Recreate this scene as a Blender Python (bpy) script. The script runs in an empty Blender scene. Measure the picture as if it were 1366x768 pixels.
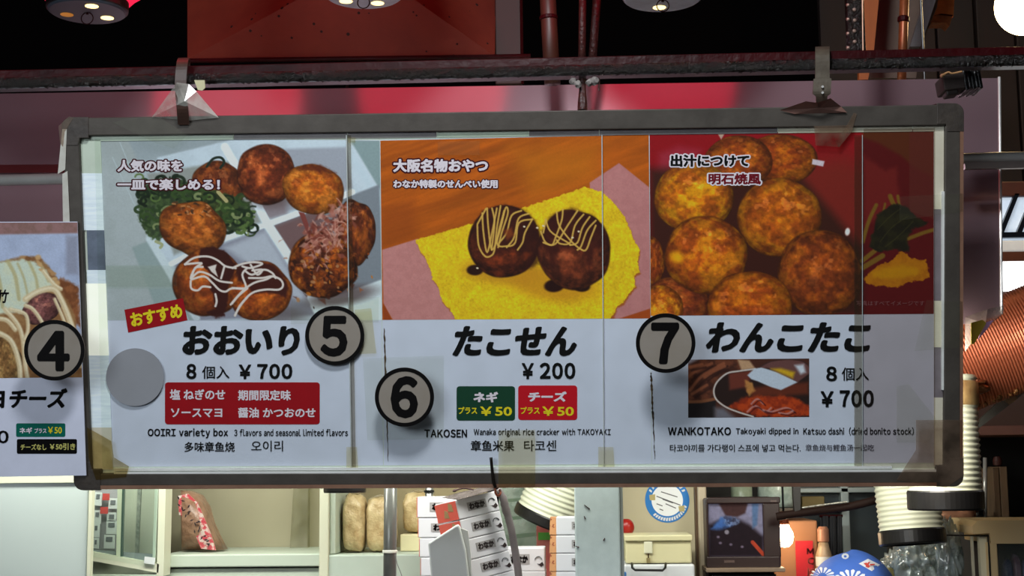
import bpy, bmesh, math, random
import numpy as np
from mathutils import Vector, Matrix

# ------------------------------------------------------------------ camera, world, lights, exposure
SC = bpy.context.scene
COL = SC.collection
R = math.radians
F = 1876.0                                   # focal length in pixels of the 1366 x 768 frame
CAM_H = 1.55
CAM_ROT = (Matrix.Rotation(R(2.56), 3, 'Z') @ Matrix.Rotation(R(90 + 7.5), 3, 'X') @ Matrix.Rotation(R(-0.572), 3, 'Z'))
cam_data = bpy.data.cameras.new('camera')
cam_data.sensor_width = 36.0
cam_data.lens = 36.0 * F / 1366.0
cam_data.clip_start = 0.05
cam = bpy.data.objects.new('camera', cam_data)
COL.objects.link(cam)
M4 = CAM_ROT.to_4x4()
M4.translation = (0, 0, CAM_H)
cam.matrix_world = M4
SC.camera = cam
SC.view_settings.view_transform = 'Standard'
SC.view_settings.look = 'None'
SC.view_settings.exposure = 0.0
SC.view_settings.gamma = 1.0
SC.view_settings.use_curve_mapping = False
SC.cycles.use_denoising = True
SC.cycles.max_bounces = 8
SC.cycles.transparent_max_bounces = 16
SC.cycles.sample_clamp_indirect = 4.0

world = bpy.data.worlds.new('world')
SC.world = world
world.use_nodes = True
world.node_tree.nodes['Background'].inputs[0].default_value = (0.30, 0.34, 0.42, 1)
world.node_tree.nodes['Background'].inputs[1].default_value = 0.05


def area_light(name, loc, target, size, size_y, power, color):
    d = bpy.data.lights.new(name, 'AREA')
    d.shape = 'RECTANGLE'
    d.size, d.size_y, d.energy, d.color = size, size_y, power, color
    o = bpy.data.objects.new(name, d)
    COL.objects.link(o)
    o.location = loc
    o.rotation_euler = (Vector(target) - Vector(loc)).to_track_quat('-Z', 'Y').to_euler()
    return o


area_light('street_light', (-1.9, -1.4, 2.6), (-0.3, 2.8, 1.6), 2.2, 1.3, 70, (0.86, 0.93, 1.0))
area_light('awning_light', (-0.12, 1.15, 3.32), (-0.1, 2.8, 1.8), 0.34, 0.34, 31, (0.93, 0.96, 1.0))
area_light('kitchen_light', (-0.62, 3.23, 1.96), (-0.62, 3.75, 1.25), 1.8, 0.12, 21, (0.97, 1.0, 0.92))
area_light('right_fill_light', (0.66, 3.02, 1.72), (1.05, 3.5, 1.45), 0.25, 0.3, 5.5, (1.0, 0.95, 0.84))  # unseen lamp behind the board, added to brighten the hoses and display case

# ------------------------------------------------------------------ pixel -> place
RC = np.array(CAM_ROT)
CAMP = np.array([0, 0, CAM_H])


def rays(px, py):
    px, py = np.asarray(px, float), np.asarray(py, float)
    d = np.stack([(px - 683) / F, (384 - py) / F, -np.ones_like(px)], -1)
    return d @ RC.T


def PY(px, py, Y):
    d = rays(px, py)
    return Vector(CAMP + d * (Y / d[1]))


def scale_at(Y):
    return Y / F


# the board's own frame: origin at the centre of its frame's front face, u right, v up, w towards the street
def rot3(x, y, z):
    return (Matrix.Rotation(z, 3, 'Z') @ Matrix.Rotation(y, 3, 'Y') @ Matrix.Rotation(x, 3, 'X'))


BOARD = (CAM_ROT @ rot3(0.04995412, -0.04463531, 0.00998309)).to_4x4()
BOARD.translation = Vector((0, 0, CAM_H)) + CAM_ROT @ Vector((-0.00579394, -0.02524437, -2.8250457))
BR_ = np.array(BOARD.to_3x3())
BT_ = np.array(BOARD.translation)


def B(px, py, w=0.0):
    """points of the board's plane at height w above its front face, in the board's own coordinates"""
    d = rays(px, py) @ BR_
    o = (CAMP - BT_) @ BR_
    t = (w - o[2]) / d[..., 2]
    return o + d * t[..., None]


# ------------------------------------------------------------------ helpers: objects
def lin(c):
    c = np.asarray(c, float)
    return np.where(c <= 0.04045, c / 12.92, ((np.maximum(c, 0) + 0.055) / 1.055) ** 2.4)


def tag(o, label=None, cat=None, group=None, kind=None):
    if label: o['label'] = label
    if cat: o['category'] = cat
    if group: o['group'] = group
    if kind: o['kind'] = kind
    return o


def link(name, me, m=None, parent=None, matrix=None, smooth=False):
    o = bpy.data.objects.new(name, me)
    COL.objects.link(o)
    if m is not None and len(me.materials) == 0:
        me.materials.append(m)
    if parent is not None:
        o.parent = parent
    if matrix is not None:
        o.matrix_world = matrix if parent is None else matrix
    if smooth:
        for p in me.polygons: p.use_smooth = True
    return o


def empty(name, loc, label, cat, group=None, rot=None):
    o = bpy.data.objects.new(name, None)
    COL.objects.link(o)
    o.empty_display_size = 0.05
    if rot is not None:
        mm = rot.to_4x4() if len(rot) == 3 else rot.copy()
        mm.translation = loc
        o.matrix_world = mm
    else:
        o.location = loc
    return tag(o, label, cat, group)


def from_np(name, verts, faces):
    me = bpy.data.meshes.new(name)
    me.from_pydata([tuple(v) for v in verts], [], [tuple(f) for f in faces])
    me.update()
    return me


class MB:
    """collects shapes (world coordinates, or the parent's when local) into one mesh"""

    def __init__(self):
        self.v, self.f = [], []

    def add(self, verts, faces):
        n = len(self.v)
        self.v += [tuple(x) for x in verts]
        self.f += [tuple(i + n for i in f) for f in faces]
        return self

    def box(self, lo, hi, m=None):
        x0, y0, z0 = lo
        x1, y1, z1 = hi
        vs = [Vector(p) for p in ((x0, y0, z0), (x1, y0, z0), (x1, y1, z0), (x0, y1, z0), (x0, y0, z1), (x1, y0, z1), (x1, y1, z1), (x0, y1, z1))]
        if m is not None: vs = [m @ p for p in vs]
        return self.add(vs, [(0, 3, 2, 1), (4, 5, 6, 7), (0, 1, 5, 4), (1, 2, 6, 5), (2, 3, 7, 6), (3, 0, 4, 7)])

    def prism(self, pts, a, b):
        """outline pts (list of Vectors) given at offsets a and b (Vectors): front cap + back cap + sides"""
        n = len(pts)
        vs = [p + a for p in pts] + [p + b for p in pts]
        return self.add(vs, [tuple(range(n)), tuple(reversed(range(n, 2 * n)))] + [(i, i + n, (i + 1) % n + n, (i + 1) % n) for i in range(n)])

    def tube(self, pts, r, n=12, smooth=0, caps=True):
        pts = [Vector(p) for p in pts]
        if smooth: pts = spline(pts, smooth)
        rr = r if isinstance(r, (list, tuple)) else [r] * len(pts)
        rings, up = [], None
        for i, p in enumerate(pts):
            t = (pts[min(i + 1, len(pts) - 1)] - pts[max(i - 1, 0)]).normalized()
            if up is None:
                up = Vector((0, 0, 1)) if abs(t.z) < 0.9 else Vector((1, 0, 0))
            a = t.cross(up).normalized()
            up = a.cross(t).normalized()
            rings.append([p + (a * math.cos(2 * math.pi * k / n) + up * math.sin(2 * math.pi * k / n)) * rr[min(i, len(rr) - 1)] for k in range(n)])
        vs = [v for ring in rings for v in ring]
        fs = []
        for i in range(len(rings) - 1):
            for k in range(n):
                fs.append((i * n + k, i * n + (k + 1) % n, (i + 1) * n + (k + 1) % n, (i + 1) * n + k))
        if caps:
            fs.append(tuple(reversed(range(n))))
            fs.append(tuple(range((len(rings) - 1) * n, len(rings) * n)))
        return self.add(vs, fs)

    def lathe(self, prof, origin=(0, 0, 0), axis=None, n=40):
        """prof: (radius, height along the axis)"""
        m = Matrix.Identity(3) if axis is None else Vector(axis).normalized().to_track_quat('Z', 'Y').to_matrix()
        o = Vector(origin)
        vs, fs = [], []
        for r, h in prof:
            for k in range(n):
                a = 2 * math.pi * k / n
                vs.append(o + m @ Vector((r * math.cos(a), r * math.sin(a), h)))
        for i in range(len(prof) - 1):
            for k in range(n):
                fs.append((i * n + k, i * n + (k + 1) % n, (i + 1) * n + (k + 1) % n, (i + 1) * n + k))
        return self.add(vs, fs)

    def build(self, name, m, parent=None, smooth=False, bevel=0.0, local=False, seg=2):
        """vertices are world coordinates; with a parent they are turned into the parent's own (unless local)"""
        vs = self.v
        if parent is not None and not local:
            inv = wm(parent).inverted()
            vs = [tuple(inv @ Vector(v)) for v in vs]
        me = from_np(name, vs, self.f)
        if bevel:
            bm = bmesh.new()
            bm.from_mesh(me)
            bmesh.ops.remove_doubles(bm, verts=bm.verts, dist=1e-6)
            bmesh.ops.recalc_face_normals(bm, faces=bm.faces)
            bmesh.ops.bevel(bm, geom=[e for e in bm.edges if e.calc_face_angle(0) > 0.5], offset=bevel, segments=seg, affect='EDGES', profile=0.5)
            bm.to_mesh(me)
            bm.free()
        o = link(name, me, m, parent, smooth=smooth)
        return o


def wm(o):
    m = o.matrix_basis.copy()
    while o.parent is not None:
        o = o.parent
        m = o.matrix_basis @ m
    return m


def spline(pts, k=6):
    P = [Vector(p) for p in pts]
    if len(P) < 3: return P
    out = []
    for i in range(len(P) - 1):
        a, b, c, d = P[max(i - 1, 0)], P[i], P[i + 1], P[min(i + 2, len(P) - 1)]
        for j in range(k):
            t = j / k
            out.append(0.5 * ((2 * b) + (c - a) * t + (2 * a - 5 * b + 4 * c - d) * t * t + (3 * b - a - 3 * c + d) * t ** 3))
    out.append(P[-1])
    return out


def pxbox(x0, y0, x1, y1, Y, dY, mb=None):
    """an upright box whose front face fills the pixel rectangle at distance Y"""
    mb = mb or MB()
    a, b = PY(x0, (y0 + y1) / 2, Y), PY(x1, (y0 + y1) / 2, Y)
    c, d = PY((x0 + x1) / 2, y1, Y), PY((x0 + x1) / 2, y0, Y)
    return mb.box((a.x, Y, c.z), (b.x, Y + dY, d.z))


def pxpoly(pts, Y, dY, mb=None):
    mb = mb or MB()
    P = [PY(x, y, Y) for x, y in pts]
    return mb.prism(list(reversed(P)), Vector((0, 0, 0)), Vector((0, dY, 0)))


# ------------------------------------------------------------------ helpers: materials
def mat(name, color, rough=0.6, metal=0.0, noise=0.0, nscale=8.0, color2=None, bump=0.0, bscale=60.0, emit=0.0, emit_color=None, alpha=None, spec=0.5, stretch=None, thresh=None, aniso=None):
    """procedural material; colours as seen (sRGB). noise mixes towards color2 over a noise texture"""
    m = bpy.data.materials.new(name)
    m.use_nodes = True
    nt = m.node_tree
    b = nt.nodes['Principled BSDF']
    c1 = tuple(lin(color)) + (1,)
    b.inputs['Base Color'].default_value = c1
    b.inputs['Roughness'].default_value = rough
    b.inputs['Metallic'].default_value = metal
    b.inputs['Specular IOR Level'].default_value = spec
    tc = nt.nodes.new('ShaderNodeTexCoord')
    mp = nt.nodes.new('ShaderNodeMapping')
    nt.links.new(tc.outputs['Object'], mp.inputs[0])
    if stretch: mp.inputs['Scale'].default_value = stretch
    if noise:
        c2 = tuple(lin(color2 if color2 is not None else [x * 0.6 for x in color])) + (1,)
        n = nt.nodes.new('ShaderNodeTexNoise')
        n.inputs['Scale'].default_value = nscale
        n.inputs['Detail'].default_value = 6
        n.inputs['Roughness'].default_value = 0.62
        nt.links.new(mp.outputs[0], n.inputs['Vector'])
        r = nt.nodes.new('ShaderNodeMapRange')
        lo, hi = thresh or (0.35, 0.7)
        r.inputs['From Min'].default_value, r.inputs['From Max'].default_value = lo, hi
        r.inputs['To Max'].default_value = noise
        nt.links.new(n.outputs['Fac'], r.inputs['Value'])
        mx = nt.nodes.new('ShaderNodeMix')
        mx.data_type = 'RGBA'
        mx.inputs['A'].default_value, mx.inputs['B'].default_value = c1, c2
        nt.links.new(r.outputs[0], mx.inputs['Factor'])
        nt.links.new(mx.outputs['Result'], b.inputs['Base Color'])
        if emit and emit_color is None:
            nt.links.new(mx.outputs['Result'], b.inputs['Emission Color'])
    if bump:
        n2 = nt.nodes.new('ShaderNodeTexNoise')
        n2.inputs['Scale'].default_value = bscale
        n2.inputs['Detail'].default_value = 5
        nt.links.new(mp.outputs[0], n2.inputs['Vector'])
        bp = nt.nodes.new('ShaderNodeBump')
        bp.inputs['Strength'].default_value = bump
        bp.inputs['Distance'].default_value = 0.01
        nt.links.new(n2.outputs['Fac'], bp.inputs['Height'])
        nt.links.new(bp.outputs[0], b.inputs['Normal'])
    if emit:
        b.inputs['Emission Strength'].default_value = emit
        if emit_color is not None or not noise:
            b.inputs['Emission Color'].default_value = tuple(lin(emit_color if emit_color is not None else color)) + (1,)
    if alpha is not None:
        b.inputs['Alpha'].default_value = alpha
    return m


def film_mat(name, tint=(0.95, 0.96, 0.95), haze=0.06, haze_color=(0.8, 0.8, 0.75), gloss=0.04, rough=0.12, noise=0.0):
    """a clear sheet: mostly see-through, a little milky, with a fresnel gloss"""
    m = bpy.data.materials.new(name)
    m.use_nodes = True
    nt = m.node_tree
    nt.nodes.remove(nt.nodes['Principled BSDF'])
    out = nt.nodes['Material Output']
    tr = nt.nodes.new('ShaderNodeBsdfTransparent')
    tr.inputs[0].default_value = tuple(lin(tint)) + (1,)
    df = nt.nodes.new('ShaderNodeBsdfDiffuse')
    df.inputs[0].default_value = tuple(lin(haze_color)) + (1,)
    m1 = nt.nodes.new('ShaderNodeMixShader')
    m1.inputs[0].default_value = haze
    nt.links.new(tr.outputs[0], m1.inputs[1])
    nt.links.new(df.outputs[0], m1.inputs[2])
    if noise:
        tc = nt.nodes.new('ShaderNodeTexCoord')
        n = nt.nodes.new('ShaderNodeTexNoise')
        n.inputs['Scale'].default_value = 22
        n.inputs['Detail'].default_value = 5
        nt.links.new(tc.outputs['Object'], n.inputs['Vector'])
        r = nt.nodes.new('ShaderNodeMapRange')
        r.inputs['From Min'].default_value, r.inputs['From Max'].default_value = 0.35, 0.7
        r.inputs['To Min'].default_value, r.inputs['To Max'].default_value = max(haze - noise, 0), haze + noise
        nt.links.new(n.outputs['Fac'], r.inputs['Value'])
        nt.links.new(r.outputs[0], m1.inputs[0])
    gl = nt.nodes.new('ShaderNodeBsdfGlossy')
    gl.inputs['Roughness'].default_value = rough
    m2 = nt.nodes.new('ShaderNodeMixShader')
    m2.inputs[0].default_value = gloss
    nt.links.new(m1.outputs[0], m2.inputs[1])
    nt.links.new(gl.outputs[0], m2.inputs[2])
    nt.links.new(m2.outputs[0], out.inputs['Surface'])
    return m


def print_mat(name, emit=0.0):
    """printed ink: the picture stored in the sheet's own colour attribute"""
    m = bpy.data.materials.new(name)
    m.use_nodes = True
    nt = m.node_tree
    b = nt.nodes['Principled BSDF']
    a = nt.nodes.new('ShaderNodeVertexColor')
    a.layer_name = 'ink'
    b.inputs['Roughness'].default_value = 0.55
    b.inputs['Specular IOR Level'].default_value = 0.08
    nt.links.new(a.outputs['Color'], b.inputs['Base Color'])
    if emit:
        nt.links.new(a.outputs['Color'], b.inputs['Emission Color'])
        b.inputs['Emission Strength'].default_value = emit
    return m


# ------------------------------------------------------------------ helpers: printed pictures
_rng = np.random.RandomState(7)
_TAB = _rng.rand(256, 256)


def vnoise(x, y, seed=0):
    x, y = x + seed * 17.31, y + seed * 7.77
    xi, yi = np.floor(x).astype(int), np.floor(y).astype(int)
    fx, fy = x - xi, y - yi
    fx, fy = fx * fx * (3 - 2 * fx), fy * fy * (3 - 2 * fy)
    g = lambda a, b: _TAB[a & 255, b & 255]
    return (g(xi, yi) * (1 - fx) + g(xi + 1, yi) * fx) * (1 - fy) + (g(xi, yi + 1) * (1 - fx) + g(xi + 1, yi + 1) * fx) * fy


def fbm(x, y, seed=0, octv=4):
    s, a, t = 0, 0.5, 0
    for o in range(octv):
        s = s + a * vnoise(x * 2 ** o, y * 2 ** o, seed + o * 3)
        t += a
        a *= 0.55
    return s / t


def sstep(a, b, x):
    t = np.clip((x - a) / (b - a), 0, 1)
    return t * t * (3 - 2 * t)


class Picture:
    """a printed picture on a grid of points; the quad's corners are TL, TR, BR, BL in photo pixels"""

    def __init__(self, quad, base, step=0.7):
        (ax, ay), (bx, by), (cx, cy), (dx, dy) = quad
        self.nx = int(max(abs(bx - ax), abs(cx - dx)) / step) + 1
        self.ny = int(max(abs(dy - ay), abs(cy - by)) / step) + 1
        s, t = np.meshgrid(np.linspace(0, 1, self.nx), np.linspace(0, 1, self.ny))
        self.X = ((ax * (1 - s) + bx * s) * (1 - t) + (dx * (1 - s) + cx * s) * t).ravel()
        self.Y = ((ay * (1 - s) + by * s) * (1 - t) + (dy * (1 - s) + cy * s) * t).ravel()
        self.C = np.tile(np.array(base, float), (self.X.size, 1))

    def put(self, idx, col, a):
        col = np.asarray(col, float)
        a = np.clip(a, 0, 1)[:, None]
        self.C[idx] = self.C[idx] * (1 - a) + col * a

    def near(self, x0, y0, x1, y1):
        return np.nonzero((self.X > x0) & (self.X < x1) & (self.Y > y0) & (self.Y < y1))[0]

    def grain(self, amount, freq, seed=0, sx=1.0, sy=1.0, tint=(1, 1, 1)):
        n = fbm(self.X * freq * sx, self.Y * freq * sy, seed) - 0.5
        self.C = np.clip(self.C * (1 + amount * n[:, None] * np.array(tint)), 0, 1)

    def poly(self, pts, col, soft=0.8, alpha=1.0, rough=0.0, rfreq=0.2, tex=0.0, tfreq=0.15, col2=None, seed=1):
        P = np.array(pts, float)
        m = 3 + soft * 2 + rough
        idx = self.near(P[:, 0].min() - m, P[:, 1].min() - m, P[:, 0].max() + m, P[:, 1].max() + m)
        if not idx.size: return
        x, y = self.X[idx].copy(), self.Y[idx].copy()
        if rough:
            x = x + (fbm(self.X[idx] * rfreq, self.Y[idx] * rfreq, seed, 3) - 0.5) * 2 * rough
            y = y + (fbm(self.X[idx] * rfreq, self.Y[idx] * rfreq, seed + 5, 3) - 0.5) * 2 * rough
        inside = np.zeros(idx.size, bool)
        d2 = np.full(idx.size, 1e9)
        for i in range(len(P)):
            (ax, ay), (bx, by) = P[i], P[(i + 1) % len(P)]
            cond = ((ay > y) != (by > y))
            with np.errstate(divide='ignore', invalid='ignore'):
                xx = (bx - ax) * (y - ay) / (by - ay if by != ay else 1e-9) + ax
            inside ^= cond & (x < xx)
            ex, ey = bx - ax, by - ay
            t = np.clip(((x - ax) * ex + (y - ay) * ey) / max(ex * ex + ey * ey, 1e-9), 0, 1)
            d2 = np.minimum(d2, (x - ax - t * ex) ** 2 + (y - ay - t * ey) ** 2)
        sd = np.where(inside, -1, 1) * np.sqrt(d2)
        a = (1 - sstep(-soft, soft, sd)) * alpha
        c = np.tile(np.array(col, float), (idx.size, 1))
        if tex:
            n = fbm(self.X[idx] * tfreq, self.Y[idx] * tfreq, seed + 9)
            k = sstep(0.35, 0.68, n)[:, None] * tex
            c = c * (1 - k) + np.array(col2 if col2 is not None else np.array(col) * 0.6) * k
        self.put(idx, c, a)

    def ellipse(self, cx, cy, rx, ry, col, rot=0.0, soft=0.06, alpha=1.0):
        m = max(rx, ry) * (1 + soft) + 2
        idx = self.near(cx - m, cy - m, cx + m, cy + m)
        if not idx.size: return
        x, y = self.X[idx] - cx, self.Y[idx] - cy
        c, s = math.cos(R(rot)), math.sin(R(rot))
        r = np.sqrt(((x * c + y * s) / rx) ** 2 + ((-x * s + y * c) / ry) ** 2)
        self.put(idx, col, (1 - sstep(1 - soft, 1 + soft, r)) * alpha)

    def ball(self, cx, cy, rx, ry, base, dark, light, seed, rot=0.0, lump=0.06, spots=0.6, soft=0.03, lx=-0.2, ly=-0.45, alpha=1.0):
        m = max(rx, ry) * 1.15 + 2
        idx = self.near(cx - m, cy - m, cx + m, cy + m)
        if not idx.size: return
        x, y = self.X[idx] - cx, self.Y[idx] - cy
        c, s = math.cos(R(rot)), math.sin(R(rot))
        u, v = (x * c + y * s) / rx, (-x * s + y * c) / ry
        ang = np.arctan2(v, u)
        r = np.sqrt(u * u + v * v) * (1 + lump * (vnoise(np.cos(ang) * 2 + 9, np.sin(ang) * 2 + 9, seed) - 0.5) * 2)
        z = np.sqrt(np.clip(1 - r * r, 0, 1))
        n1 = fbm(u * 2.6 / (0.5 + 0.5 * z) + 11, v * 2.6 / (0.5 + 0.5 * z) + 5, seed, 5)
        n2 = fbm(u * 9 + 3, v * 9 + 7, seed + 4, 3)
        col = np.tile(np.array(base, float), (idx.size, 1))
        k = sstep(0.44, 0.66, n1)[:, None] * spots
        col = col * (1 - k) + np.array(dark) * k
        k = sstep(0.56, 0.36, n1)[:, None] * 0.55 if False else (1 - sstep(0.34, 0.48, n1))[:, None] * 0.6
        col = col * (1 - k) + np.array(light) * k
        col = col * (0.66 + 0.68 * n2[:, None])
        sh = np.clip(0.38 + 0.62 * z + 0.25 * (u * lx + v * ly), 0.15, 1.25)
        col = col * sh[:, None]
        hl = sstep(0.60, 0.72, fbm(u * 5 + 31, v * 5 + 13, seed + 8, 3)) * sstep(0.35, 0.8, z) * np.clip(0.6 - v, 0, 1)
        col = col + hl[:, None] * np.array((0.16, 0.11, 0.07))
        self.put(idx, col, (1 - sstep(1 - soft, 1 + soft, r)) * alpha)

    def stroke(self, pts, w, col, alpha=1.0, soft=0.6, k=5, w2=None):
        P = [(p[0], p[1], 0) for p in pts]
        P = np.array([(q.x, q.y) for q in spline(P, k)]) if len(P) > 2 else np.array([p[:2] for p in P], float)
        m = w + 3
        idx = self.near(P[:, 0].min() - m, P[:, 1].min() - m, P[:, 0].max() + m, P[:, 1].max() + m)
        if not idx.size: return
        x, y = self.X[idx], self.Y[idx]
        d = np.full(idx.size, 1e9)
        for i in range(len(P) - 1):
            (ax, ay), (bx, by) = P[i], P[i + 1]
            ex, ey = bx - ax, by - ay
            t = np.clip(((x - ax) * ex + (y - ay) * ey) / max(ex * ex + ey * ey, 1e-9), 0, 1)
            ww = w / 2 if w2 is None else (w + (w2 - w) * (i + t) / (len(P) - 1)) / 2
            d = np.minimum(d, np.sqrt((x - ax - t * ex) ** 2 + (y - ay - t * ey) ** 2) - ww)
        self.put(idx, col, (1 - sstep(-soft, soft, d)) * alpha)

    def build(self, name, m, parent, w, gain, to3d=None):
        pts = B(self.X, self.Y, w) if to3d is None else to3d(self.X, self.Y)
        nx, ny = self.nx, self.ny
        i = (np.arange(ny - 1)[:, None] * nx + np.arange(nx - 1)[None, :]).ravel()
        f = np.stack([i, i + nx, i + nx + 1, i + 1], 1)
        me = bpy.data.meshes.new(name)
        me.vertices.add(len(pts))
        me.vertices.foreach_set('co', pts.astype(np.float32).ravel())
        me.loops.add(f.size)
        me.loops.foreach_set('vertex_index', f.astype(np.int32).ravel())
        me.polygons.add(len(f))
        me.polygons.foreach_set('loop_start', np.arange(0, f.size, 4, dtype=np.int32))
        me.update(calc_edges=True)
        ca = me.color_attributes.new('ink', 'FLOAT_COLOR', 'POINT')
        c = np.clip(lin(np.clip(self.C, 0, 1)) / gain, 0, 0.92)
        ca.data.foreach_set('color', np.concatenate([c, np.ones((len(c), 1))], 1).astype(np.float32).ravel())
        me.materials.append(m)
        return link(name, me, None, parent)


# ------------------------------------------------------------------ helpers: lettering
_glyphs = {}


def text2d(body, bold=0.0, nib=1.0, angle=35, shear=0.0, space=1.0, res=3):
    """flat lettering: (points n x 2, faces). bold thickens the strokes by a nib (an ellipse of radius bold x bold*nib)"""
    key = (body, bold, nib, angle, shear, space)
    if key in _glyphs: return _glyphs[key]
    if all(ord(c) < 127 for c in body):
        return text_latin(body, bold, nib, angle, shear, key)
    cu = bpy.data.curves.new('lettering', 'FONT')
    cu.body, cu.shear, cu.space_character, cu.resolution_u = body, 0.0, space, res
    ob = bpy.data.objects.new('lettering', cu)
    COL.objects.link(ob)
    dg = bpy.context.evaluated_depsgraph_get()
    me = bpy.data.meshes.new_from_object(ob.evaluated_get(dg))
    bpy.data.objects.remove(ob)
    bpy.data.curves.remove(cu)
    V = np.array([v.co[:2] for v in me.vertices], float).reshape(-1, 2)
    Fc = [tuple(p.vertices) for p in me.polygons]
    if bold > 0:
        cnt = {}
        for f in Fc:
            for i in range(len(f)):
                a, b = f[i], f[(i + 1) % len(f)]
                k = (min(a, b), max(a, b))
                cnt[k] = cnt.get(k, 0) + 1
        edges = [k for k, c in cnt.items() if c == 1]
        N = 10
        th = np.arange(N) * 2 * math.pi / N
        ca, sa = math.cos(R(angle)), math.sin(R(angle))
        ex, ey = bold * np.cos(th), bold * nib * np.sin(th)
        nb = np.stack([ex * ca - ey * sa, ex * sa + ey * ca], 1)
        out, base = [V], len(V)
        used = sorted({i for e in edges for i in e})
        for i in used:
            out.append(V[i] + nb)
            Fc.append(tuple(range(base, base + N)))
            base += N
        for a, b in edges:
            d = V[b] - V[a]
            nrm = np.array([-d[1], d[0]])
            s = nb @ nrm
            p, q = nb[int(np.argmax(s))], nb[int(np.argmin(s))]
            quad = [V[a] + q, V[b] + q, V[b] + p, V[a] + p]
            out.append(np.array(quad))
            Fc.append((base, base + 1, base + 2, base + 3))
            base += 4
        V = np.concatenate(out)
    bpy.data.meshes.remove(me)
    V = V.copy()
    V[:, 0] += shear * V[:, 1]
    _glyphs[key] = (V, Fc)
    return _glyphs[key]


def text_latin(body, bold, nib, angle, shear, key):
    """Latin letters and figures, set one by one with narrow side bearings"""
    V, Fc, x = [], [], 0.0
    for ch in body:
        if ch == ' ':
            x += 0.33
            continue
        g, f = text2d(chr(ord(ch) + 0xFEE0), bold, nib, angle, 0.0)
        lo, hi = g[:, 0].min(), g[:, 0].max()
        n = sum(len(v) for v in V)
        k = 0.86 if ch.islower() or ch.isdigit() else 0.90
        q = g.copy()
        q[:, 0] = (q[:, 0] - lo) * k + x
        V.append(q)
        Fc += [tuple(i + n for i in p) for p in f]
        x += (hi - lo) * k + (0.075 if ch in 'ilIft()' else 0.06) + 0.012
    V = np.concatenate(V)
    V[:, 0] += shear * V[:, 1]
    _glyphs[key] = (V, Fc)
    return _glyphs[key]


def lettering(body, box, m, parent, w, bold=0.02, nib=1.0, shear=0.0, rot=0.0, name='lettering', grow=0.0, space=1.0, map3d=None, ref=None):
    """lettering fitted into a pixel box (x0,y0,x1,y1) of the board's plane at height w"""
    V, Fc = text2d(body, bold, nib, 35, shear, space)
    Rf = text2d(body, ref, nib, 35, shear, space)[0] if ref is not None else V
    lo, hi = Rf.min(0), Rf.max(0)
    x0, y0, x1, y1 = box
    px = x0 + (V[:, 0] - lo[0]) / (hi[0] - lo[0]) * (x1 - x0)
    py = y1 - (V[:, 1] - lo[1]) / (hi[1] - lo[1]) * (y1 - y0)
    if rot:
        cx, cy = (x0 + x1) / 2, (y0 + y1) / 2
        c, s = math.cos(R(rot)), math.sin(R(rot))
        px, py = cx + (px - cx) * c - (py - cy) * s, cy + (px - cx) * s + (py - cy) * c
    if map3d is None:                        # overlapping strokes lie on slightly different levels of ink
        lev = np.zeros(len(V))
        for i, f in enumerate(Fc): lev[list(f)] = np.maximum(lev[list(f)], 0.00009 * ((i * 0.618) % 1))
        pts = B(px, py, w)
        pts[:, 2] += lev
    else:
        pts = map3d(px, py)
    return link(name, from_np(name, pts, Fc), m, parent)


def bpoly(mb, pts, w0, w1):
    """a flat prism on the board (board coordinates) with outline pts in pixels"""
    P = np.array(pts, float)
    a = B(P[:, 0], P[:, 1], w1)
    n = len(a)
    b = a.copy()
    b[:, 2] = w0
    vs = list(a) + list(b)
    return mb.add(vs, [tuple(reversed(range(n))), tuple(range(n, 2 * n))] + [(i, (i + 1) % n, (i + 1) % n + n, i + n) for i in range(n)])


def rounded(x0, y0, x1, y1, r, n=4):
    out = []
    for cx, cy, a0 in ((x1 - r, y0 + r, -90), (x1 - r, y1 - r, 0), (x0 + r, y1 - r, 90), (x0 + r, y0 + r, 180)):
        for k in range(n + 1):
            a = R(a0 + 90 * k / n)
            out.append((cx + r * math.cos(a), cy + r * math.sin(a)))
    return out


def circle(cx, cy, r, n=56):
    return [(cx + r * math.cos(2 * math.pi * k / n), cy + r * math.sin(2 * math.pi * k / n)) for k in range(n)]

# ------------------------------------------------------------------ the setting
M_dark = mat('dark_plank_wall', (0.13, 0.065, 0.045), 0.7, noise=0.8, nscale=3, color2=(0.07, 0.04, 0.03), stretch=(6, 6, 0.6))
M_ceil = mat('black_ceiling', (0.022, 0.016, 0.018), 0.9, noise=0.5, nscale=4, spec=0.05)
M_floor = mat('grey_floor', (0.30, 0.29, 0.28), 0.6, noise=0.6, nscale=10, bump=0.2)
M_cream = mat('cream_wall', (0.78, 0.74, 0.62), 0.6, noise=0.35, nscale=5, color2=(0.68, 0.62, 0.48))
tag(MB().box((-3, -2.5, -0.1), (3, 5.3, 0)).build('floor', M_floor), kind='structure')
tag(MB().box((-3, 2.2, 3.6), (3, 5.3, 3.7)).build('ceiling', M_ceil), kind='structure')
tag(MB().box((-3, 5.2, 0), (3, 5.3, 3.6)).build('wall_back', M_ceil), kind='structure')
tag(MB().box((-3.1, 2.0, 0), (-3, 5.3, 3.6)).build('wall_left', M_ceil), kind='structure')
tag(MB().box((3, 2.0, 0), (3.1, 5.3, 3.6)).build('wall_right', M_dark), kind='structure')
# dark plank wall at the right, behind the lamp: planks with open joints
mb = MB()
for k in range(9):
    x = 0.84 + k * 0.13
    mb.box((x, 4.62 + (k % 2) * 0.006, 2.12), (x + 0.122, 4.66, 3.58))
tag(mb.build('wall_right_planks', M_dark, bevel=0.004), kind='structure')

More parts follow.
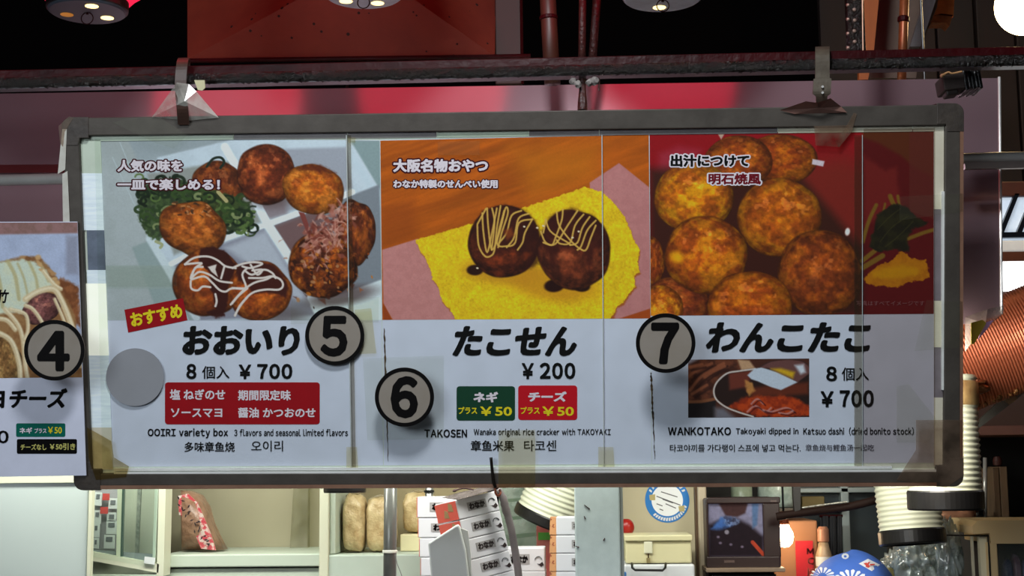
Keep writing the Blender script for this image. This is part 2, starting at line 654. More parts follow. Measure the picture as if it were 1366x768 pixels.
# ------------------------------------------------------------------ the menu board
M_alu = mat('weathered_grey_aluminium', (0.32, 0.30, 0.275), 0.5, metal=0.2, noise=0.6, nscale=14, color2=(0.21, 0.19, 0.17), bump=0.05, spec=0.25)
M_alu_highlight = mat('highlit_aluminium', (0.97, 0.98, 0.96), 0.3, metal=0.15, noise=0.3, nscale=30, color2=(0.8, 0.8, 0.78))  # edge highlights of the aluminium painted in as near-white
M_warm_edge = mat('warm_lit_edge', (0.62, 0.47, 0.38), 0.4, metal=0.3, noise=0.5, nscale=20, color2=(0.42, 0.28, 0.22))  # warm light and reflections on the frame's outer edge, painted as colour
M_cap = mat('dirty_corner_plastic', (0.26, 0.23, 0.20), 0.55, noise=0.7, nscale=25, color2=(0.1, 0.08, 0.07), bump=0.15)
M_acryl = mat('backlit_white_acrylic', (0.80, 0.84, 0.80), 0.35, noise=0.35, nscale=5, color2=(0.72, 0.76, 0.66), emit=0.16)
M_paper = mat('white_menu_paper', (0.865, 0.885, 0.955), 0.6, noise=0.5, nscale=16, color2=(0.80, 0.82, 0.88), spec=0.08)
M_paper_r = M_paper
M_print = print_mat('printed_ink')
M_ink = mat('black_ink', (0.035, 0.03, 0.035), 0.6, spec=0.08)
M_maroon = mat('maroon_ink', (0.28, 0.05, 0.09), 0.6, spec=0.08)
M_maroon2 = mat('wine_ink', (0.45, 0.06, 0.12), 0.6, spec=0.08)
M_white_ink = mat('white_ink', (0.93, 0.88, 0.92), 0.6, spec=0.08)
M_yellow = mat('yellow_ink', (0.95, 0.86, 0.14), 0.6, spec=0.08)
M_red = mat('red_ink', (0.66, 0.05, 0.10), 0.5, noise=0.3, nscale=30, color2=(0.55, 0.04, 0.08), spec=0.08)
M_red2 = mat('bright_red_ink', (0.80, 0.08, 0.14), 0.5, spec=0.08)
M_green = mat('green_ink', (0.09, 0.26, 0.18), 0.5, spec=0.08)
M_teal = mat('teal_ink', (0.05, 0.40, 0.34), 0.5, spec=0.08)
M_grey_ink = mat('grey_ink', (0.30, 0.29, 0.33), 0.6, spec=0.08)
M_faint = mat('faint_pink_ink', (0.62, 0.40, 0.42), 0.6, spec=0.08)

board = empty('menu_board', BOARD.translation, 'wide grey framed takoyaki menu board hanging from the iron rail', 'menu board', rot=BOARD.to_3x3())


def bd(mb, name, m, label=None, bevel=0.0, smooth=False, parent=None):
    o = mb.build(name, m, parent or board, smooth, bevel, local=True)
    if label: o['label'] = label
    return o


bd(bpoly(MB(), [(96, 170), (1270, 152), (1270, 636), (112, 640)], -0.019, -0.014), 'back_panel', M_acryl, 'white translucent panel showing along the board edges')
# four frame rails with a stepped profile
bd(bpoly(MB(), [(104, 157), (1262, 139.5), (1262, 167), (104, 181)], -0.035, 0.0), 'frame_rail', M_alu, bevel=0.002)
bd(bpoly(MB(), [(118, 632), (1262, 629), (1262, 644), (118, 648)], -0.035, 0.0), 'frame_rail', M_alu, bevel=0.002)
bd(bpoly(MB(), [(84, 182), (105, 182), (122, 628), (99, 628)], -0.035, 0.0), 'frame_rail', M_alu, bevel=0.002)
bd(bpoly(MB(), [(1261, 168), (1281, 168), (1281, 628), (1259, 628)], -0.035, 0.0), 'frame_rail', M_alu, bevel=0.002)
bd(bpoly(MB(), [(118, 647.5), (1262, 643.5), (1262, 648.2), (118, 652.5)], -0.035, 0.001), 'edge_strip', M_warm_edge, 'lower edge strip painted with the warm glow under it')
bd(bpoly(MB(), [(1280.8, 172), (1285.5, 172), (1284.6, 622), (1280.8, 622)], -0.035, 0.001), 'edge_strip', M_warm_edge, 'side edge strip painted with a pinkish reflection')
bd(bpoly(MB(), [(152, 624.8), (1190, 621.8), (1190, 625), (152, 628)], -0.014, -0.004), 'inner_channel', M_alu_highlight, 'aluminium channel above the lower rail with its highlight painted in')
bd(bpoly(MB(), [(152, 629.4), (1258, 626.4), (1258, 629), (152, 632)], -0.014, -0.001), 'inner_channel', M_alu_highlight)
bd(bpoly(MB(), [(1256.5, 255), (1261, 255), (1260, 520), (1256.5, 520)], -0.014, -0.003), 'inner_channel', M_alu_highlight)


def corner(cx, cy, sx, sy, rx=30, ry=28):
    """rounded corner piece; (cx,cy) is the outer corner, sx/sy point inwards"""
    pts = []
    r = 13
    for k in range(7):
        a = R(90 * k / 6)
        pts.append((cx + sx * (r - r * math.cos(a)), cy + sy * (r - r * math.sin(a))))
    pts += [(cx + sx * (rx + 6), cy), (cx + sx * (rx + 6), cy + sy * ry), (cx + sx * (rx - 6), cy + sy * (ry + 0)), (cx + sx * (rx - 8), cy + sy * (ry + 10)), (cx, cy + sy * (ry + 10))]
    return pts


for c in ((82, 156, 1, 1), (1286, 137.5, -1, 1), (98, 654, 1, -1), (1285.5, 649, -1, -1)):
    bd(bpoly(MB(), corner(*c), -0.036, 0.0016), 'corner_cap', M_cap, bevel=0.001)
# white top strip: bits of old paper and clear strip between the rail and the posters
M_strip = mat('pale_green_strip', (0.80, 0.86, 0.78), 0.4, noise=0.4, nscale=12, color2=(0.66, 0.70, 0.62))
M_strip_g = mat('grey_strip', (0.50, 0.47, 0.48), 0.4, noise=0.6, nscale=16, color2=(0.36, 0.33, 0.34))
M_strip_w = mat('warm_white_strip', (0.86, 0.84, 0.76), 0.4, noise=0.4, nscale=12, color2=(0.72, 0.68, 0.56))
M_strip_b = mat('bluish_white_strip', (0.92, 0.97, 0.98), 0.35, noise=0.5, nscale=20, color2=(0.72, 0.80, 0.86), stretch=(1, 9, 1), emit=0.10)
M_strip_s = mat('slate_strip', (0.42, 0.47, 0.54), 0.35, noise=0.8, nscale=18, color2=(0.2, 0.23, 0.28))
M_glow = mat('lit_acrylic_margin', (0.97, 0.98, 0.92), 0.4, noise=0.35, nscale=10, color2=(0.88, 0.93, 0.80), stretch=(1, 3, 1), emit=0.36)
for (xa, xb, m) in ((104, 312, M_strip), (312, 464, M_strip_g), (464, 583, M_strip_g), (583, 706, M_strip), (706, 800, M_strip_g), (800, 1038, M_strip_g), (1038, 1218, M_strip_w), (1218, 1261, M_strip_w)):
    ya, yb = 182 - (xa - 104) * 0.0118, 182 - (xb - 104) * 0.0118
    bd(bpoly(MB(), [(xa, ya - 4), (xb - 1, yb - 4), (xb - 1, yb + 6.5), (xa, ya + 6.5)], -0.0119, -0.0105), 'edge_tape', m)


def lstrip(ya, yb, m, xa=0, xb=0, w=-0.0105):
    e = lambda y: 105 + (y - 182) * 0.0375
    bd(bpoly(MB(), [(e(ya) + xa, ya), (e(ya) + 29 + xb, ya), (e(yb) + 29 + xb, yb), (e(yb) + xa, yb)], -0.0119, w), 'edge_tape', m)


lstrip(186, 231, M_strip)
lstrip(231, 307, M_strip_b, 2)
lstrip(307, 360, M_strip_s, 6)
lstrip(360, 378, M_strip_b, 4)
lstrip(378, 418, M_glow, 2)
lstrip(418, 474, M_glow, 1)
lstrip(474, 570, M_strip_b, 1)
lstrip(570, 626, M_strip_w, 1)
for ya, yb, m in ((174, 279, M_strip_w), (279, 401, M_strip_g), (401, 463, M_strip_w), (463, 530, M_strip_g), (530, 622, M_strip_w)):
    bd(bpoly(MB(), [(1246, ya), (1261, ya), (1260, yb), (1246, yb)], -0.0119, -0.0105), 'edge_tape', m)

# ------------------------------------------------------------------ the posters and their pictures
G = 0.52       # how bright white paper stands here, so the inks are given as they look


def poster(name, quad, label, m=None, w0=-0.0135, w1=-0.0125):
    o = bpoly(MB(), quad, w0, w1).build(name, m or M_paper, None)
    o.matrix_world = BOARD
    return tag(o, label, 'poster')


p5 = poster('menu_poster', [(134, 185), (506.3, 187), (511.2, 620.5), (147, 622.5)], 'white menu poster of the variety box with four kinds of takoyaki balls')
p6 = poster('menu_poster', [(507, 187), (865.6, 179), (869.4, 618.5), (512, 620.5)], 'white menu poster of two sauced takoyaki on a yellow rice cracker')
p7 = poster('menu_poster', [(866, 179), (1246, 172), (1246, 617), (870, 618.5)], 'white menu poster of plain takoyaki dipped in dashi with ginger')


def zc(ox, oy, s):
    return lambda pts: [(ox + x / s, oy + y / s) for x, y in pts]


# --- variety box
pic = Picture([(134.5, 185), (506.2, 187.5), (509.2, 427), (143, 427)], (0.54, 0.575, 0.60))
pic.grain(0.16, 0.05, 2)
pic.poly([(120, 170), (520, 170), (520, 205), (120, 212)], (0.45, 0.48, 0.50), 14, 0.7)
pic.poly([(134, 185), (170, 185), (285, 428), (140, 428)], (0.53, 0.55, 0.55), 3, 0.7, tex=0.5, tfreq=0.03, col2=(0.58, 0.60, 0.61))
pic.poly([(176, 330), (205, 318), (262, 428), (215, 428)], (0.44, 0.50, 0.50), 2, 0.7)
for a, b in (((150, 210), (252, 428)), ((178, 250), (268, 428)), ((160, 190), (205, 300))):
    pic.stroke([a, b], 1.4, (0.60, 0.64, 0.66), 0.6)
pic.poly([(140, 354), (235, 354), (262, 385), (142, 385)], (0.50, 0.54, 0.53), 1, 0.6)
pic.poly([(210, 210), (310, 186), (470, 186), (512, 260), (512, 428), (262, 428), (195, 320)], (0.635, 0.675, 0.715), 2, 1, tex=0.3, tfreq=0.04, col2=(0.56, 0.60, 0.63))
pic.poly([(468, 188), (508, 188), (510, 258)], (0.43, 0.49, 0.50), 2, 1)
pic.stroke([(468, 208), (512, 276)], 9, (0.62, 0.67, 0.71), 0.7, 3)
pic.poly([(322, 214), (340, 200), (462, 196), (470, 250), (440, 262), (362, 290), (350, 282)], (0.50, 0.51, 0.55), 3, 1)
pic.poly([(330, 262), (378, 262), (384, 286), (352, 294)], (0.43, 0.38, 0.40), 5, 0.8)
pic.poly([(232, 350), (352, 304), (426, 420), (258, 428)], (0.43, 0.43, 0.48), 3, 1)
pic.poly([(354, 308), (300, 330), (396, 400), (412, 404)], (0.60, 0.62, 0.66), 6, 0.8)
pic.poly([(364, 301), (506, 246), (511, 374), (418, 404)], (0.40, 0.42, 0.45), 2, 1)
pic.poly([(364, 301), (430, 276), (440, 340), (394, 360)], (0.36, 0.26, 0.26), 6, 0.9)
pic.poly([(196, 232), (310, 214), (348, 296), (232, 340)], (0.47, 0.48, 0.47), 3, 1)
pic.stroke([(300, 196), (330, 248), (357, 299)], 11, (0.73, 0.77, 0.81), 1, 1.2)
pic.stroke([(357, 299), (390, 350), (424, 412)], 12, (0.72, 0.76, 0.79), 1, 1.5)
pic.stroke([(228, 352), (290, 322), (357, 299)], 7, (0.75, 0.79, 0.83), 1, 1)
pic.stroke([(357, 299), (420, 276), (470, 256)], 8, (0.74, 0.78, 0.82), 1, 1)
pic.poly([(414, 408), (511, 372), (511, 428), (424, 428)], (0.69, 0.73, 0.75), 2, 1)
pic.stroke([(200, 318), (262, 424)], 10, (0.66, 0.70, 0.72), 0.8, 2)
# back ball, greens, front ball
pic.ball(290, 254, 37, 40, (0.45, 0.21, 0.09), (0.26, 0.10, 0.05), (0.56, 0.28, 0.10), 3)
pic.poly([(184, 250), (205, 242), (245, 240), (300, 258), (334, 272), (338, 300), (318, 314), (300, 305), (282, 280), (232, 284), (214, 322), (196, 316), (186, 290)], (0.12, 0.16, 0.085), 2, 0.92, 5, 0.15, tex=0.7, tfreq=0.2, col2=(0.22, 0.29, 0.14))
rr = random.Random(4)
for k in range(150):
    x, y = rr.uniform(184, 338), rr.uniform(236, 312)
    if (x > 265 and y < 256) or (x < 205 and y > 300) or (x > 300 and 240 < y < 262): continue
    r = rr.uniform(4, 9)
    a0 = rr.uniform(0, 360)
    arc = [(x + r * math.cos(R(a0 + t)), y + 0.75 * r * math.sin(R(a0 + t))) for t in range(0, 230, 38)]
    g = rr.choice([(0.10, 0.15, 0.08), (0.08, 0.12, 0.07), (0.17, 0.24, 0.11), (0.28, 0.35, 0.18), (0.14, 0.20, 0.10), (0.42, 0.45, 0.30), (0.07, 0.10, 0.06)])
    pic.stroke(arc, rr.uniform(2.2, 4.6), g, 0.92, 0.8, 2)
pic.stroke([(276, 222), (284, 212), (294, 210), (299, 216), (294, 224)], 3.4, (0.09, 0.13, 0.10))
pic.stroke([(208, 322), (216, 326), (214, 330)], 4, (0.50, 0.50, 0.33), 0.8)
pic.stroke([(291, 256), (302, 268)], 5, (0.56, 0.52, 0.36))
pic.ball(256, 304, 45, 36, (0.58, 0.29, 0.09), (0.34, 0.15, 0.06), (0.68, 0.38, 0.14), 5, rot=10, lump=0.09)
for k in range(26):
    x, y = rr.uniform(228, 290), rr.uniform(270, 290)
    pic.stroke([(x, y), (x + rr.uniform(-5, 5), y + rr.uniform(-3, 3))], rr.uniform(1.5, 3), rr.choice([(0.20, 0.13, 0.08), (0.62, 0.40, 0.24), (0.28, 0.16, 0.09)]), 0.8)
# two plain balls
pic.ellipse(362, 262, 30, 16, (0.30, 0.24, 0.24), 0, 0.5, 0.7)
pic.ball(355, 232, 39, 41, (0.47, 0.20, 0.085), (0.25, 0.085, 0.05), (0.64, 0.32, 0.16), 8, lump=0.05)
pic.ball(418, 253, 42, 33.5, (0.64, 0.33, 0.08), (0.48, 0.19, 0.06), (0.74, 0.43, 0.14), 12, lump=0.06, rot=15)
pic.poly([(396, 225), (408, 220), (430, 221), (448, 232), (420, 229)], (0.27, 0.10, 0.05), 3, 0.8, 3)
# sauced pair
pic.ellipse(372, 420, 36, 12, (0.32, 0.29, 0.30), 0, 0.6, 0.8)
pic.ball(277, 376, 46, 47, (0.56, 0.25, 0.08), (0.36, 0.14, 0.06), (0.66, 0.36, 0.12), 15, rot=35, lump=0.08)
pic.poly(zc(130, 300, 5.91)([(810, 190), (900, 170), (1000, 200), (1090, 310), (1060, 480), (1020, 620), (1000, 720), (930, 735), (860, 690), (930, 660), (900, 520), (880, 380), (800, 290)]), (0.17, 0.06, 0.05), 2, 0.95, 2)
pic.ball(346, 388, 43, 40, (0.62, 0.29, 0.08), (0.40, 0.15, 0.06), (0.70, 0.38, 0.12), 21, lump=0.06)
pic.poly(zc(310, 260, 4.52)([(20, 440), (80, 405), (170, 400), (250, 430), (310, 490), (340, 560), (330, 620), (280, 600), (200, 590), (130, 600), (90, 540), (30, 520)]), (0.19, 0.07, 0.055), 2.5, 0.95, 2)
mayo = (0.70, 0.66, 0.64)
z3 = zc(130, 300, 5.91)
for s_ in ([(690, 310), (740, 270), (800, 250), (880, 250), (950, 280), (1010, 325), (1090, 340)], [(690, 310), (820, 300), (770, 340), (735, 420), (800, 370), (880, 390), (960, 440), (1060, 455)],
           [(735, 440), (740, 500), (790, 515), (830, 485), (890, 490)], [(740, 430), (840, 405), (900, 450), (960, 510), (1010, 525), (1060, 500), (1180, 500)], [(930, 545), (940, 600), (930, 640)],
           [(1060, 620), (1110, 560), (1180, 500)], [(1085, 715), (1120, 640), (1180, 570)], [(1000, 330), (975, 420)], [(740, 420), (770, 340), (830, 330)]):
    pic.stroke(z3(s_), 2.8, mayo)
pic.poly(z3([(870, 330), (940, 310), (930, 350), (950, 410), (900, 370)]), mayo, 1)
z4 = zc(310, 260, 4.52)
for s_ in ([(0, 440), (60, 415), (130, 405), (180, 415), (110, 440), (60, 430)], [(100, 500), (180, 500), (240, 490), (290, 510), (305, 545), (280, 570), (200, 570), (120, 590), (60, 650), (15, 725)],
           [(-10, 660), (60, 580), (130, 530), (200, 510), (240, 490)], [(0, 560), (80, 560), (60, 480), (90, 440)], [(80, 460), (120, 480), (190, 450), (240, 470), (260, 500)], [(110, 420), (150, 480), (180, 450), (120, 455)]):
    pic.stroke(z4(s_), 2.8, mayo)
# flaked pair
pic.ellipse(455, 395, 46, 12, (0.26, 0.20, 0.20), -10, 0.5, 0.8)
pic.ball(474, 310, 27, 44, (0.40, 0.17, 0.07), (0.20, 0.08, 0.05), (0.56, 0.28, 0.08), 31, lump=0.1)
pic.ball(432, 356, 46, 45, (0.50, 0.22, 0.06), (0.22, 0.09, 0.05), (0.66, 0.35, 0.09), 33, lump=0.12, spots=0.9)
for k in range(90):
    x, y = 432 + rr.gauss(0, 24), 355 + rr.gauss(0, 20)
    pic.poly([(x + rr.uniform(-6, 6), y + rr.uniform(-5, 5)) for _ in range(4)], rr.choice([(0.16, 0.07, 0.05), (0.28, 0.12, 0.07), (0.52, 0.26, 0.12), (0.20, 0.09, 0.07)]), 1.2, 0.7)
for k in range(230):
    t = rr.random()
    x, y = 412 + 46 * t + rr.gauss(0, 9), 322 - 36 * t + rr.gauss(0, 13) + 14 * rr.random()
    a = rr.uniform(0, 360)
    L, W_ = rr.uniform(3, 8), rr.uniform(1, 3)
    c, s = math.cos(R(a)), math.sin(R(a))
    q = [(-L, -W_), (L * 0.3, -W_ * 1.2), (L, W_ * 0.4), (-L * 0.4, W_)]
    g = rr.choice([(0.58, 0.36, 0.31), (0.46, 0.24, 0.20), (0.68, 0.50, 0.45), (0.36, 0.15, 0.12), (0.52, 0.27, 0.22), (0.62, 0.42, 0.36), (0.30, 0.12, 0.09)])
    pic.poly([(x + u * c - v * s, y + u * s + v * c) for u, v in q], g, 1.2, 0.62)
    if k % 4 == 0:
        pic.stroke([(x - L * c, y - L * s), (x, y - 2), (x + L * c, y + L * s)], 1.2, (0.70, 0.53, 0.47), 0.6, 0.8, 3)
for k in range(60):
    x, y = 432 + rr.gauss(0, 22), 362 + rr.gauss(0, 16)
    pic.ellipse(x, y, rr.uniform(1.5, 3.5), rr.uniform(1, 2.5), rr.choice([(0.62, 0.36, 0.12), (0.20, 0.08, 0.05), (0.58, 0.40, 0.26), (0.14, 0.06, 0.04), (0.48, 0.22, 0.08)]), rr.uniform(0, 90), 0.3, 0.8)
pic.poly([(398, 282), (406, 284), (412, 300), (410, 312), (402, 292)], (0.40, 0.19, 0.17), 1)
pic.grain(0.10, 0.8, 9)
pic.build('printed_photo', M_print, p5, -0.0121, G)

# --- rice cracker
zt = zc(500, 180, 3.07)
pic = Picture([(507.3, 187.5), (865.4, 179.5), (867.6, 424.5), (510, 426.5)], (0.55, 0.26, 0.045))
pic.C *= (0.80 + 0.42 * fbm(pic.X * 0.018 + pic.Y * 0.01, pic.Y * 0.09 + pic.X * 0.03, 4)[:, None])
for k in range(14):
    y = rr.uniform(185, 300)
    pic.stroke([(505, y + 20), (600, y - 10 + rr.uniform(-4, 4)), (720, y - 50)], rr.uniform(1, 5), (0.44, 0.19, 0.035), 0.25, 2)
pic.poly(zt([(560, 60), (920, 40), (900, 180), (640, 260)]), (0.60, 0.34, 0.05), 25, 0.6)
pic.poly(zt([(20, 290), (160, 260), (170, 430), (30, 470)]), (0.46, 0.20, 0.05), 12, 0.5)
pic.poly(zt([(30, 470), (175, 425), (420, 560), (420, 760), (75, 760), (35, 690)]), (0.62, 0.41, 0.40), 1, tex=0.35, tfreq=0.15, col2=(0.57, 0.36, 0.35))
pic.poly(zt([(880, 195), (1000, 115), (1125, 215), (1135, 715), (1000, 760), (900, 700)]), (0.60, 0.39, 0.385), 1, tex=0.35, tfreq=0.15, col2=(0.55, 0.34, 0.34))
pic.poly(zt([(36, 690), (72, 760), (36, 760)]), (0.48, 0.20, 0.07), 1)
pic.poly(zt([(1000, 752), (1135, 708), (1135, 760)]), (0.52, 0.22, 0.07), 1)
outl = [(166, 430), (300, 390), (420, 355), (600, 300), (740, 255), (860, 212), (930, 232), (985, 285), (1020, 330), (1045, 385), (1062, 430), (1086, 470), (1075, 520), (1086, 560), (1060, 575), (1068, 620), (1040, 650), (1015, 690), (990, 700), (985, 725), (955, 765), (335, 765), (310, 715), (275, 680), (260, 620), (235, 590), (225, 545), (205, 500), (185, 475)]
pic.poly([(x + 1, y + 2.5) for x, y in zt(outl)], (0.50, 0.25, 0.08), 1.5, 0.9, 1.6, 0.35)
pic.poly(zt(outl), (0.76, 0.62, 0.075), 0.8, 1, 1.6, 0.35, tex=0.6, tfreq=0.10, col2=(0.68, 0.54, 0.08))
idx = np.nonzero((pic.C[:, 0] > 0.6) & (pic.C[:, 1] > 0.5) & (pic.C[:, 2] < 0.2))[0]
pic.C[idx] *= (0.86 + 0.30 * fbm(pic.X[idx] * 0.45, pic.Y[idx] * 0.45, 6)[:, None])
pic.ellipse(*zt([(520, 560)])[0], 52, 17, (0.62, 0.43, 0.09), 5, 0.45, 0.8)
pic.ellipse(*zt([(730, 610)])[0], 58, 22, (0.64, 0.43, 0.08), 8, 0.4, 0.8)
pic.ellipse(*zt([(410, 553)])[0], 11, 7, (0.13, 0.05, 0.03), 0, 0.2)
pic.ellipse(*zt([(735, 617)])[0], 13.5, 8.5, (0.12, 0.04, 0.03), -5, 0.2)
pic.ellipse(*zt([(848, 622)])[0], 11, 6.5, (0.12, 0.05, 0.03), 0, 0.2)
pic.ball(*zt([(530, 435)])[0], 48, 48.5, (0.34, 0.13, 0.06), (0.17, 0.06, 0.04), (0.46, 0.17, 0.07), 41, lump=0.03, ly=-0.1)
pic.ball(*zt([(817, 468)])[0], 49, 53, (0.36, 0.15, 0.08), (0.18, 0.07, 0.05), (0.48, 0.21, 0.11), 44, lump=0.05, ly=-0.1)
pic.poly(zt([(395, 400), (440, 310), (520, 285), (600, 300), (660, 350), (680, 420), (670, 530), (600, 560), (640, 480), (560, 470), (480, 500), (430, 480)]), (0.16, 0.055, 0.04), 4, 0.75, 2)
pic.poly(zt([(680, 400), (720, 330), (810, 300), (890, 330), (940, 380), (955, 450), (900, 470), (880, 560), (850, 470), (760, 460), (730, 540), (700, 470)]), (0.17, 0.055, 0.04), 4, 0.8, 2)
my = (0.68, 0.54, 0.25)
for s_ in ([(420, 370), (425, 450), (450, 495), (475, 495), (490, 470), (500, 380), (515, 290)], [(440, 320), (445, 400), (460, 480), (480, 400), (500, 300)], [(460, 300), (465, 380), (480, 470), (510, 400), (535, 300), (545, 320), (520, 400), (505, 460)],
           [(530, 310), (500, 440), (540, 455), (575, 440), (590, 360), (645, 345)], [(600, 310), (560, 330), (540, 400), (510, 440)], [(630, 322), (590, 340), (575, 400), (565, 430), (540, 460)], [(645, 345), (615, 400), (605, 440), (585, 470)],
           [(480, 300), (490, 360), (478, 470)], [(420, 365), (445, 320), (455, 302)],
           [(680, 395), (700, 440), (740, 445), (790, 370), (830, 310)], [(700, 345), (720, 395), (790, 440), (800, 450)], [(745, 315), (755, 370), (800, 430), (840, 465), (865, 470), (885, 420), (905, 370)], [(770, 305), (765, 350), (740, 420), (725, 450), (690, 440)],
           [(855, 325), (820, 370), (800, 440), (760, 445), (745, 430)], [(880, 335), (850, 380), (830, 440), (800, 450)], [(905, 350), (870, 390), (845, 455), (830, 470)], [(700, 350), (690, 400)]):
    pic.stroke(zt(s_), 2.3, my, 0.92, 0.6)
pic.poly(zt([(530, 390), (560, 380), (570, 410), (540, 430)]), (0.42, 0.19, 0.07), 3, 0.8)
for x, y in ((835, 395), (810, 420), (612, 375), (665, 380), (420, 545), (690, 372)):
    pic.ellipse(*zt([(x, y)])[0], 1.6, 1.2, (0.75, 0.68, 0.58), 0, 0.5)
pic.grain(0.10, 0.8, 19)
pic.build('printed_photo', M_print, p6, -0.0121, G)

# --- dashi takoyaki
zw = zc(1130, 160, 2.956)
pic = Picture([(866.5, 179.5), (1245.5, 172), (1245.5, 418.5), (868, 421)], (0.42, 0.035, 0.06))
pic.poly([(1040, 215), (1130, 205), (1170, 230), (1150, 420), (1040, 420)], (0.35, 0.10, 0.07), 25, 0.9)
pic.poly([(1152, 172), (1246, 172), (1246, 420), (1152, 420)], (0.30, 0.045, 0.055), 1)
pic.poly(zw([(65, 140), (100, 165), (150, 200), (195, 185), (200, 250), (210, 340), (65, 420)]), (0.40, 0.11, 0.10), 5, 0.8, 2)
pic.poly(zw([(60, 30), (345, 30), (345, 225), (270, 190), (210, 140), (120, 90), (60, 70)]), (0.30, 0.15, 0.06), 4, 0.9)
pic.poly([(1213, 172), (1246, 172), (1246, 292), (1213, 282)], (0.32, 0.13, 0.11), 1, 0.75)
pic.poly([(880, 205), (905, 195), (935, 200), (905, 240), (875, 250)], (0.48, 0.16, 0.22), 8, 0.6)
pic.poly([(866, 225), (1060, 225), (1150, 330), (1150, 421), (866, 421)], (0.16, 0.07, 0.045), 10, 0.95)
for (x, y, rx, ry, b, d, l, sd) in (
        (1042, 212, 48, 34, (0.50, 0.22, 0.045), (0.36, 0.12, 0.04), (0.60, 0.32, 0.05), 51),
        (985, 215, 46, 34, (0.50, 0.22, 0.05), (0.36, 0.12, 0.04), (0.58, 0.30, 0.05), 52),
        (868, 350, 19, 34, (0.50, 0.22, 0.05), (0.35, 0.12, 0.05), (0.62, 0.35, 0.06), 53),
        (926, 263, 54, 47, (0.64, 0.35, 0.045), (0.46, 0.18, 0.045), (0.76, 0.52, 0.05), 54),
        (1040, 290, 57, 52, (0.60, 0.30, 0.05), (0.42, 0.16, 0.045), (0.70, 0.42, 0.06), 55),
        (900, 405, 46, 36, (0.48, 0.20, 0.07), (0.28, 0.10, 0.06), (0.56, 0.28, 0.09), 56),
        (880, 412, 32, 32, (0.64, 0.33, 0.05), (0.45, 0.17, 0.05), (0.78, 0.50, 0.08), 57),
        (942, 340, 55.5, 52, (0.62, 0.30, 0.05), (0.42, 0.15, 0.05), (0.74, 0.44, 0.06), 58),
        (1094, 364, 57, 58, (0.50, 0.22, 0.06), (0.27, 0.10, 0.05), (0.62, 0.32, 0.07), 59),
        (1000, 408, 57, 47, (0.60, 0.28, 0.05), (0.42, 0.15, 0.05), (0.70, 0.38, 0.06), 60)):
    pic.ball(x, y, rx, ry, b, d, l, sd, lump=0.03, ly=-0.25)
pic.ellipse(903, 343, 9, 7, (0.78, 0.54, 0.04), 30, 0.6, 0.8)
# leaf, stems, ginger
for a, w_ in (([(62, 480), (85, 400), (115, 335)], 5), ([(170, 300), (180, 325), (195, 350)], 6), ([(200, 300), (205, 330), (215, 350)], 4), ([(60, 555), (110, 515)], 6), ([(62, 582), (140, 535)], 7), ([(240, 468), (300, 445), (345, 432)], 5), ([(130, 420), (150, 330)], 3)):
    pic.stroke(zw(a), w_, (0.42, 0.34, 0.10), 0.9, 1.2)
pic.poly(zw([(95, 470), (118, 372), (185, 330), (240, 342), (275, 385), (320, 400), (310, 415), (255, 430), (240, 470), (245, 520), (190, 510), (130, 520), (85, 500)]), (0.075, 0.085, 0.045), 2, 0.97, 3, 0.15, tex=0.8, tfreq=0.08, col2=(0.13, 0.14, 0.06))
for a in ([(130, 480), (180, 420), (240, 380)], [(150, 500), (200, 460), (260, 400)], [(120, 430), (170, 380), (210, 350)]):
    pic.stroke(zw(a), 1.2, (0.22, 0.22, 0.10), 0.6)
pic.poly(zw([(68, 622), (90, 600), (120, 575), (170, 558), (195, 540), (213, 515), (240, 530), (250, 545), (310, 552), (322, 590), (325, 615), (300, 632), (240, 640), (200, 660), (130, 655), (85, 650)]), (0.62, 0.40, 0.04), 1, 1, 2.5, 0.25, tex=0.5, tfreq=0.12, col2=(0.54, 0.31, 0.03))
pic.poly(zw([(90, 605), (150, 580), (220, 575), (280, 585), (280, 610), (200, 625), (110, 622)]), (0.66, 0.48, 0.025), 4, 0.8, 2)
# printed glints
pic.poly([(1084, 212), (1100, 215), (1098, 222), (1083, 219)], (0.62, 0.57, 0.60), 1)
pic.ellipse(1130.5, 309, 3.2, 5, (0.80, 0.72, 0.70), 10, 0.4)
pic.poly([(956, 176), (968, 176), (962, 186)], (0.55, 0.45, 0.40), 1)
pic.grain(0.12, 0.8, 29)
pic.build('printed_photo', M_print, p7, -0.0121, G * 0.88)

# --- the small bowl photo on the dashi poster
zb = zc(910, 470, 7.59)
pic = Picture([(918, 479.5), (1079.5, 478), (1079.5, 556), (918, 557)], (0.23, 0.12, 0.09))
pic.poly(zb([(60, 70), (580, 70), (600, 180), (330, 300), (320, 480), (60, 500)]), (0.34, 0.18, 0.12), 2, 1, tex=0.8, tfreq=0.10, col2=(0.18, 0.09, 0.07))
pic.poly(zb([(560, 70), (680, 80), (740, 160), (600, 180)]), (0.60, 0.47, 0.36), 2)
for s_ in ([(60, 250), (150, 180), (300, 110)], [(80, 380), (200, 240), (420, 110)], [(230, 250), (300, 200), (430, 140)], [(60, 150), (200, 120)], [(100, 420), (250, 330)]):
    pic.stroke(zb(s_), 4, (0.48, 0.27, 0.18), 0.8, 1.4)
    pic.stroke([(x + 5, y + 4) for x, y in zb(s_)], 3, (0.14, 0.07, 0.06), 0.7, 1.4)
pic.poly(zb([(60, 510), (340, 480), (340, 680), (60, 680)]), (0.10, 0.08, 0.08), 2)
pic.stroke(zb([(60, 500), (200, 495), (330, 470)]), 4, (0.42, 0.25, 0.16), 0.9, 1)
pic.poly(zb([(330, 560), (420, 560), (560, 680), (330, 680)]), (0.34, 0.33, 0.36), 5)
bowl = [(320, 400), (330, 330), (370, 270), (450, 210), (560, 185), (740, 165), (1300, 150), (1300, 660), (900, 670), (720, 650), (560, 600), (430, 530), (350, 470)]
pic.poly(zb(bowl), (0.13, 0.08, 0.07), 1)
